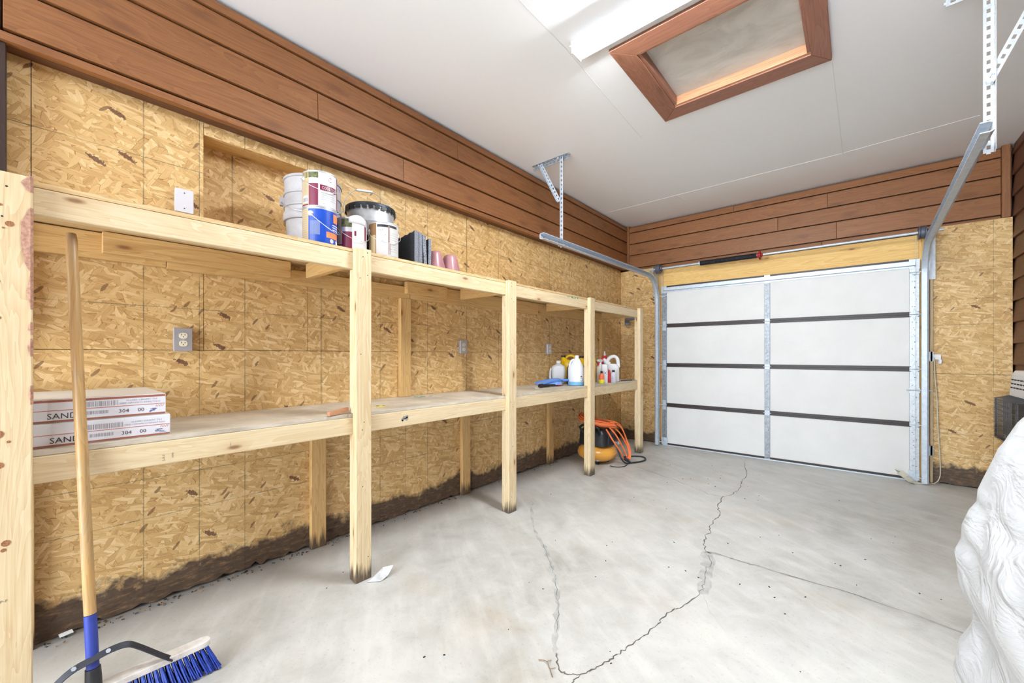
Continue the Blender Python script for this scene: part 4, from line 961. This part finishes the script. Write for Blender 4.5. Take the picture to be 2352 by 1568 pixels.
m.build('print', 'print_grey', j)
j = jug('spray_bottle', .375, 4.125, 'white spray bottle with red trigger behind the third upright', [(0, .032, .036, 0, 0, 3), (.004, .036, .040, 0, 0, 3), (.17, .036, .040, 0, 0, 3), (.205, .018, .020, 0, 0, 2), (.225, .013, .013, 0, 0, 2)], 'hdpe_white', cat='bottle')
m = MB(); m.box(-.014, .014, -.045, .03, .226, .258); m.box(-.008, .008, -.062, -.045, .236, .252); m.build('spray_head', 'white_plastic', j, bev=.004)
m = MB(); m.beam((0, -.035, .228), (0, -.05, .19), (1, 0, 0), .012, .010); m.build('trigger', 'red_plastic', j)
j = jug('yellow_bottle', .508, 3.905, 'small yellow and orange bottle at the foot of the third upright', [(0, .022, .026, 0, 0, 3), (.003, .025, .029, 0, 0, 3), (.045, .025, .029, 0, 0, 3)], 'bottle_yellow', cat='bottle')
MB().loft([(.0455, .0252, .0292, 0, 0, 3), (.085, .025, .029, 0, 0, 3), (.105, .016, .018, 0, 0, 2.4), (.112, .011, .011, 0, 0, 2)], 24).build('upper_body', 'bottle_orange', j, smooth=50)
MB().lathe([(.013, .112), (.012, .135), (0, .136)], (0, 0, 0), 16).build('cap', 'black_plastic', j, smooth=40)
j = thing('red_funnel', (.235, 4.50, ZL), 'red funnel with a white spout showing above the large white jug', 'funnel')
MB().lathe([(.075, .0), (.078, .0), (.078, .012), (.055, .20), (.050, .24), (.018, .30), (.015, .30), (.045, .238), (.072, .012)], (0, 0, 0), 24).build('cone', 'red_plastic', j, smooth=40)
MB().lathe([(.014, .295), (.006, .352), (0, .353)], (0, 0, 0), 16).build('spout', 'white_plastic', j, smooth=40)
# dustpan
dp = thing('dustpan', (.215, 3.33, ZL), 'blue plastic dustpan lying face down with its handle toward the jugs', 'dustpan')
m = MB(); vs = []; fs = []
L0, L1 = Vector((.13, 3.26, 0)), Vector((.295, 3.44, 0)); ud = (L1-L0).normalized(); wd_ = Vector((-ud.y, ud.x, 0))
def loc_(a, b, z): q = ud*a+wd_*b; return (q.x, q.y, z)
ring = [(-.11, -.135), (-.11, .135), (.07, .13), (.12, .09), (.135, .03), (.135, -.03), (.12, -.09), (.07, -.13)]
m._add([loc_(a, b, .002+(.012 if a > 0 else 0.)) for a, b in ring]+[loc_(a*.96, b*.96, .036+(.022 if a > 0 else -.018)) for a, b in ring], [tuple(range(8))[::-1], tuple(range(8, 16))]+[(k, (k+1) % 8, (k+1) % 8+8, k+8) for k in range(8)])
m.build('pan', 'dust_blue_light', dp, bev=.004)
m = MB(); m.tube([loc_(*ring[k], .058 if ring[k][0] > 0 else .020) for k in (0, 7, 6, 5, 4, 3, 2, 1)], .007, 8); m.build('rim', 'dust_blue', dp, smooth=50)
m = MB(); m.tube(smooth_path([loc_(.12, 0, .045), loc_(.17, -.01, .052), loc_(.225, -.02, .054)], 5), [.015, .014, .013, .012, .012, .012, .012, .012, .012, .012, .011], 10); m.build('handle', 'dust_blue', dp, smooth=60)
o = MB().beam((.03, 3.36, ZL+.0125), (.075, 3.56, ZL+.0125), (1, 0, 0), .03, .024).build('wood_block', 'pine', None, 'y', bev=.002); tag(o, 'short pale wood block behind the blue dustpan', 'wood block')
tl = thing('test_lead', (.34, 3.12, ZL), 'black cable tester with a red clamp in front of the dustpan', 'tool')
m = MB(); m.tube([(-.02, -.03, .016), (0, .05, .016)], .014, 10); m.tube([(.0, .05, .016), (.012, .13, .016)], .011, 10); D2 = m.build('handle', 'black_plastic', tl, smooth=40)
m = MB(); m.tube([(-.02, -.075, .018), (-.016, -.03, .018)], .018, 12); m.build('plug', 'black_rubber', tl, smooth=40)
m = MB(); m.tube(smooth_path([(.012, .13, .012), (.005, .17, .004), (.0, .20, .004), (-.02, .24, .004), (-.01, .29, .004), (-.02, .33, .008)], 5), .0025, 6); m.build('wire', 'black_rubber', tl, smooth=60)
m = MB().box(-.022, .012, .195, .245, .0005, .03); m.build('clamp', 'red_plastic', tl, bev=.004)
m = MB(); m.tube(smooth_path([(-.02, -.08, .006), (.01, -.12, .003), (-.02, -.16, .003), (.02, -.19, .003)], 5), .002, 6); m.build('bare_wire', 'wire', tl, smooth=60)
pn = thing('marker_pen', (.50, 4.53, ZL), 'thin dark marker lying near the end upright', 'pen')
m = MB(); m.tube([(-.03, -.07, .006), (.02, .06, .006)], .0055, 10); m.build('barrel', 'dark_metal', pn, smooth=40); m = MB(); m.tube([(.02, .06, .006), (.032, .092, .006)], .0065, 10); m.build('cap', 'black_plastic', pn, smooth=40)
o = MB().box(-.014, .014, -.017, .017, 0, .016).build('wire_nut', 'white_plastic', bev=.003); o.location = (.30, 4.72, ZL); tag(o, 'tiny white plastic piece on the shelf behind the marker', 'plastic piece')

# ================================================================ compressor with hose
ac = thing('air_compressor', (.365, 4.07, -.022), 'small yellow orange pancake air compressor on the floor under the shelf', 'compressor')
mottled('tank_orange', srgb(226, 158, 60), srgb(236, 172, 76), 4, .28); flat('hose_orange', srgb(240, 122, 66), .4); flat('hose_black', srgb(40, 44, 48), .5)
MB().lathe([(0, .035), (.08, .037), (.15, .055), (.203, .09), (.216, .125), (.216, .140), (.203, .175), (.155, .21), (.08, .228), (0, .23)], (0, 0, 0), 40).build('tank', 'tank_orange', ac, smooth=60)
MB().lathe([(.215, .128), (.2185, .129), (.2185, .136), (.215, .137)], (0, 0, 0), 40, closed=True).build('weld_band', 'tank_orange', ac, smooth=40)
m = MB()
for a in range(4): an = a*PI/2+.6; m.lathe([(.018, .022), (.016, .05), (.012, .07)], (.11*math.cos(an), .13*math.sin(an), 0), 12)
m.build('feet', 'black_rubber', ac, smooth=40)
m = MB(); m.loft([(.215, .17, .14, 0, 0, 4), (.225, .18, .15, 0, 0, 4), (.36, .17, .145, 0, 0, 4), (.41, .13, .11, 0, 0, 3)], 32); m.build('motor_housing', 'black_plastic', ac, smooth=40)
m = MB()
for k in range(5): m.box(.172, .1815, -.08+k*.035, -.06+k*.035, .25, .34)
m.build('vents', 'dark_metal', ac)
m = MB(); m.tube([(.15, .05, .25), (.22, .06, .25)], .010, 10); m.lathe([(.02, 0), (.022, .004), (.022, .016), (.0, .018)], (.22, .06, .25), 16, axis='x'); m.build('regulator', 'galv', ac, smooth=40)
m = MB(); m.tube(smooth_path([(-.10, -.13, .35), (-.12, -.16, .42), (.0, -.165, .46), (.10, -.16, .42), (.10, -.13, .34)], 5), .013, 10); m.build('carry_handle', 'black_plastic', ac, smooth=60)
m = MB(); m.disc((.10, -.165, .09), (.5, -.85, -.15), .022, 10, .004); m.build('drain_plate', 'galv', ac)
oh = thing('air_hose', (.415, 4.10, .40), 'bright orange air hose coiled over the compressor and trailing to the floor', 'hose')
random.seed(21); m = MB(); pts = []
def W2(x, y, z): return (x-.415, y-4.10, z-.40)
for k in range(9*12):     # loops lying over the housing, sagging toward the room
    a = 2*PI*k/12; q = k/108
    rx, ry = .205+.02*math.sin(k*1.7)*.6, .165+.02*math.cos(k*.9)
    x = .37+rx*math.cos(a); y = 4.06+ry*math.sin(a)+.02*math.sin(q*9)
    zt = .44+.045*q-.035*math.cos(a)*(1+.3*math.sin(k*.31))+.006*math.sin(k*2.3)-.05*max(0, math.sin(a))
    pts.append(W2(x, y, zt))
m.tube(smooth_path(pts, 2), .0085, 7); m.build('coil', 'hose_orange', oh, smooth=60)
drops = [[(.53, 3.98, .44), (.60, 4.05, .33), (.635, 4.16, .17), (.655, 4.22, .06), (.65, 4.20, .02)], [(.50, 4.05, .45), (.585, 4.16, .34), (.63, 4.25, .20), (.66, 4.26, .09), (.665, 4.21, .03)],
         [(.47, 4.14, .45), (.55, 4.27, .38), (.60, 4.32, .24), (.655, 4.30, .12), (.67, 4.24, .035)], [(.55, 3.93, .40), (.61, 3.99, .26), (.64, 4.09, .14), (.64, 4.16, .05)], [(.42, 4.20, .45), (.50, 4.31, .41), (.545, 4.345, .33), (.60, 4.32, .22), (.665, 4.27, .11), (.68, 4.24, .04)]]
for d_ in drops:
    m = MB(); m.tube(smooth_path([W2(*q) for q in d_], 5), .0085, 7); m.build('hose_loop', 'hose_orange', oh, smooth=60)
m = MB(); m.tube([W2(.665, 4.21, .03), W2(.72, 4.20, .012)], [.012, .008], 10); m.tube([W2(.64, 4.16, .06), W2(.668, 4.215, .03)], .017, 10); m.build('coupler', 'dark_metal', oh, smooth=40)
pc = thing('rubber_cable', (.6, 4.3, 0), 'black rubber cable looping across the floor beside the compressor', 'cord')
def W3(x, y, z): return (x-.6, y-4.3, z)
m = MB(); m.tube(smooth_path([W3(*q) for q in ((.54, 4.14, .24), (.60, 4.10, .16), (.64, 4.10, .07), (.665, 4.16, .012), (.70, 4.22, .009), (.76, 4.34, .009), (.765, 4.46, .009), (.70, 4.55, .009), (.60, 4.52, .009), (.53, 4.40, .009))], 6), .0085, 8); m.build('cord', 'hose_black', pc, smooth=60)
m = MB(); m.tube(smooth_path([W3(*q) for q in ((.58, 3.96, .008), (.66, 3.98, .006), (.70, 4.06, .006), (.69, 4.16, .01), (.68, 4.20, .016))], 6), .0045, 7); m.build('thin_lead', 'hose_black', pc, smooth=60)

# ================================================================ wall plates
def outlet(y, z, lab, blank=False, mat='plate_steel'):
    r_ = thing('switch_plate' if blank else 'power_outlet', (.001, y, z), lab, 'switch plate' if blank else 'outlet', group=None if blank else 'duplex outlets on the left wall')
    MB().box(0, .028, -.034, .034, -.054, .054).build('box', 'plate_steel' if not blank else 'plate_grey', r_, bev=.003)
    MB().box(.0285, .0335, -.037, .037, -.0575, .0575).build('plate', mat, r_, bev=.003)
    if blank:
        m = MB()
        for s_ in (-1, 1): m.disc((.0336, 0, s_*.038), (1, 0, 0), .003, 8, .001)
        m.build('screws', 'dark_metal', r_); return
    for s_ in (-1, 1):
        rec = MB().loft([(0, .0165, .0145, 0, 0, 2.6), (.003, .0165, .0145, 0, 0, 2.6)], 24)
        rec.v = [(.0337+z_, x_, y_+s_*.0195) for x_, y_, z_ in rec.v]
        rc = rec.build('receptacle', 'ivory', r_, smooth=40)
        m = MB(); m.box(.0368, .0371, -.008, -.0055, s_*.0195+.0005, s_*.0195+.009); m.box(.0368, .0371, .0055, .008, s_*.0195+.001, s_*.0195+.008); m.disc((.0368, 0, s_*.0195-.006), (1, 0, 0), .0025, 8, .0003); m.build('slots', 'hole', rc)
    m = MB(); m.disc((.0336, 0, 0), (1, 0, 0), .003, 8, .001); m.build('screw', 'galv', r_)
outlet(.470, 1.962, 'blank light grey plate above the upper shelf', True, 'plate_grey')
outlet(.465, 1.272, 'grey duplex outlet above the white tile cartons')
outlet(2.350, 1.262, 'duplex outlet between the two middle uprights')
outlet(3.62, 1.258, 'duplex outlet on the wall above the jugs')

# ================================================================ heater on the right wall
he = thing('gas_heater', (3.60, 4.55, .38), 'white wall heater with a black wire guard beside the plastic sheet', 'heater')
hz0, hz1, hy0, hy1 = .36, 1.075, 4.22, 4.90
m = MB(); m.prism([(3.607, hz0), (3.465, hz0+.02), (3.455, hz0+.12), (3.50, hz1-.03), (3.515, hz1), (3.607, hz1)], hy0, hy1, lambda p, q, y: (p, y, q)); D(m, 'body', 'white_plastic', he, bev=.008)
m = MB()
for r_ in range(3):
    for k in range(9): zc = .945+r_*.030; xx_ = 3.455+.045*(zc-.48)/.565; m.obox((xx_-.0005, 4.27+k*.073, zc), (1, 0, -.08), (0, 1, 0), (.08, 0, 1), .0015, .026, .005)
D(m, 'louvers', 'hole', he)
D(MB().box(3.445, 3.49, hy0+.06, hy1-.06, .59, .865), 'burner_panel', 'black_plastic', he)
gd = MB()
for k in range(9):
    z_ = .565+k*.037; gd.tube(smooth_path([(3.475, hy1-.025, z_), (3.42, hy1-.04, z_), (3.395, hy1-.12, z_), (3.395, hy0+.12, z_), (3.42, hy0+.04, z_), (3.475, hy0+.025, z_)], 3), .0022, 5)
for k in range(26):
    y_ = hy0+.05+k*(hy1-hy0-.10)/25; xx_ = 3.394 if .1 < (y_-hy0) < (hy1-hy0-.1) else 3.408
    gd.tube([(3.46, y_, .545), (xx_, y_, .57), (xx_, y_, .862), (3.48, y_, .885)], .0018, 5)
D(gd, 'wire_guard', 'black_plastic', he, smooth=60)

# ================================================================ plastic-covered pile on the right
t = NT('plastic_film'); o_ = t.n('TexCoord').outputs['Object']
nz = t.noise(t.mapv(o_, sc=(1, .6, 1.6)), 5, 4, .55, 1.6)
t.bump(nz, .8, .03)
MAT['plastic_film'] = t.fin(srgb(204, 207, 211), .3)
prof2 = [(2.855, .0), (2.871, .098), (2.895, .149), (2.906, .191), (2.903, .268), (2.887, .301), (2.868, .348), (2.866, .386), (2.858, .451), (2.876, .499), (2.878, .554), (2.895, .61), (2.915, .646), (2.918, .69), (2.935, .746), (2.970, .859), (2.985, .885), (3.02, .962), (3.06, 1.02), (3.13, 1.06), (3.25, 1.07), (3.40, 1.04), (3.55, 1.0)]
from mathutils import noise as mnoise
m = MB(); vs = []; fs = []; NYp = 44; npf = len(prof2)
fine = []
for i in range(npf-1):
    for k in range(3): fine.append((prof2[i][0]+(prof2[i+1][0]-prof2[i][0])*k/3, prof2[i][1]+(prof2[i+1][1]-prof2[i][1])*k/3))
fine.append(prof2[-1]); nf = len(fine)
for j in range(NYp+1):
    q = j/NYp; y = .55+(2.2-.55)*q
    endf = 0.
    for i, (x, z) in enumerate(fine):
        off = (2.2-y)*.035
        d = mnoise.noise(Vector((x*6, y*3.2, z*7)))*.022+mnoise.noise(Vector((x*15, y*9, z*17)))*.008
        wgt = 1 if j < NYp else .0
        vs.append((min(x+off-d*wgt+.0, 3.56), y, max(z+d*.7*wgt if z > .01 else z, 0.0)))
# rounded far end
for e_ in range(1, 7):
    a = PI/2*e_/6
    for i, (x, z) in enumerate(fine):
        cxm = 3.25; k = math.cos(a)*.30+.70 if e_ < 6 else .62
        zz = z*(1-.10*(1-math.cos(a))); d = mnoise.noise(Vector((x*7, a*2, z*8)))*.012
        vs.append((min(cxm+(x-cxm)*k, 3.56), 2.2+.26*math.sin(a)+d, max(zz, 0)))
rows = NYp+1+6
for j in range(rows-1):
    for i in range(nf-1): fs.append((j*nf+i, j*nf+i+1, (j+1)*nf+i+1, (j+1)*nf+i))
fs.append(tuple((rows-1)*nf+i for i in range(nf))); m._add(vs, fs)
o = m.build('plastic_sheet', 'plastic_film', smooth=70); tag(o, 'crinkled white plastic sheet draped over a pile at the right', 'plastic sheet')

# ================================================================ small bits
sn = thing('sensor_cord', (3.14, 5.40, .0), 'thin white cord with a plug hanging down the right door jamb', 'cord')
def W4(x, y, z): return (x-3.14, y-5.40, z)
m = MB(); m.tube(smooth_path([W4(*q) for q in ((3.135, 5.395, 1.17), (3.138, 5.39, 1.0), (3.15, 5.39, .8), (3.158, 5.39, .5), (3.172, 5.39, .2), (3.168, 5.38, .07), (3.13, 5.35, .012), (3.05, 5.30, .006), (2.96, 5.28, .006))], 5), .0042, 7); m.build('cord', 'strap_web', sn, smooth=60)
m = MB().box(-.012, .04, -.001, .020, 1.15, 1.20); m.tube([(.03, .01, 1.11), (.035, .01, 1.15)], .014, 10); m.build('plug', 'white_plastic', sn, bev=.003)
mottled('film_dirty', srgb(184, 184, 180), srgb(216, 216, 218), 30, .3)
m = MB(); vs = [(.60, 1.175, .002), (.625, 1.12, .004), (.645, 1.145, .03), (.625, 1.21, .045), (.665, 1.215, .012), (.655, 1.255, .05), (.60, 1.255, .004), (.67, 1.17, .003)]
m._add(vs, [(0, 1, 2), (0, 2, 3), (2, 4, 3), (3, 4, 5), (3, 5, 6), (0, 3, 6), (1, 7, 2), (2, 7, 4)]); o = m.build('plastic_scrap', 'film_dirty'); o.modifiers.new('solid', 'SOLIDIFY').thickness = .0008
tag(o, 'torn scrap of clear plastic at the foot of the second upright', 'scrap')
o = MB().box(-.011, .011, -.020, .020, .001, .003).build('paper_label', 'white_plastic'); o.location = (.03, .075, .016); o.rotation_euler = (0, .25, .2); tag(o, 'small white paper label in the debris behind the broom', 'paper')
m = MB(); m.tube(smooth_path([(0, 0, .003), (.03, .01, .006), (.06, -.01, .004), (.09, -.035, .003)], 4), .0016, 5); m.tube([(.03, .01, .006), (.04, .03, .004)], .0011, 5); m.tube([(.06, -.01, .004), (.075, .008, .004)], .0011, 5)
flat('twig_brown', srgb(130, 102, 76), .9); o = m.build('twig', 'twig_brown', smooth=60); o.location = (1.63, 1.27, 0); tag(o, 'tiny dry twig lying at the floor crack', 'twig')
flat('pvc_grey', srgb(120, 126, 132), .4)
pe = thing('pipe_elbow', (.14, 5.30, 1.66), 'grey plastic pipe elbow under the far end of the upper shelf', 'pipe')
m = MB(); m.tube(smooth_path([(0, .06, -.05), (0, .05, .0), (.03, .0, .03), (.10, -.04, .04), (.2, -.06, .04)], 5), .035, 16); m.build('elbow', 'pvc_grey', pe, smooth=50)
# leaf litter and rotted flakes along the foot of the wall
random.seed(3); m = MB()
for k in range(260):
    y = random.uniform(-.3, 5.3) if random.random() < .6 else random.uniform(-.1, 1.4); x = abs(random.gauss(0, .03))+.014
    a = random.uniform(0, PI); s_ = random.uniform(.0015, .007)
    m.obox((x, y, .003+random.uniform(0, .004)), (math.cos(a), math.sin(a), random.uniform(-.4, .4)), (-math.sin(a), math.cos(a), 0), (0, 0, 1), s_, s_*random.uniform(.3, .8), .0018, random.choice((0, 0, 1, 2)))
flat('litter_tan', srgb(150, 112, 70), .9); flat('litter_grey', srgb(84, 84, 88), .9)
o = m.build('floor_litter', ['soil', 'litter_tan', 'litter_grey']); tag(o, 'dark crumbs and rotted flakes along the foot of the left wall', 'litter'); o['kind'] = 'stuff'
m = MB()
for k in range(70):
    x, y = random.uniform(.3, 2.9), random.uniform(.9, 4.8); a = random.uniform(0, PI); s_ = random.uniform(.0015, .005)
    m.obox((x, y, .0018), (math.cos(a), math.sin(a), 0), (-math.sin(a), math.cos(a), 0), (0, 0, 1), s_, s_*.5, .0012)
o = m.build('floor_specks', 'soil'); tag(o, 'scattered dark specks of dirt on the open concrete floor', 'dirt'); o['kind'] = 'stuff'
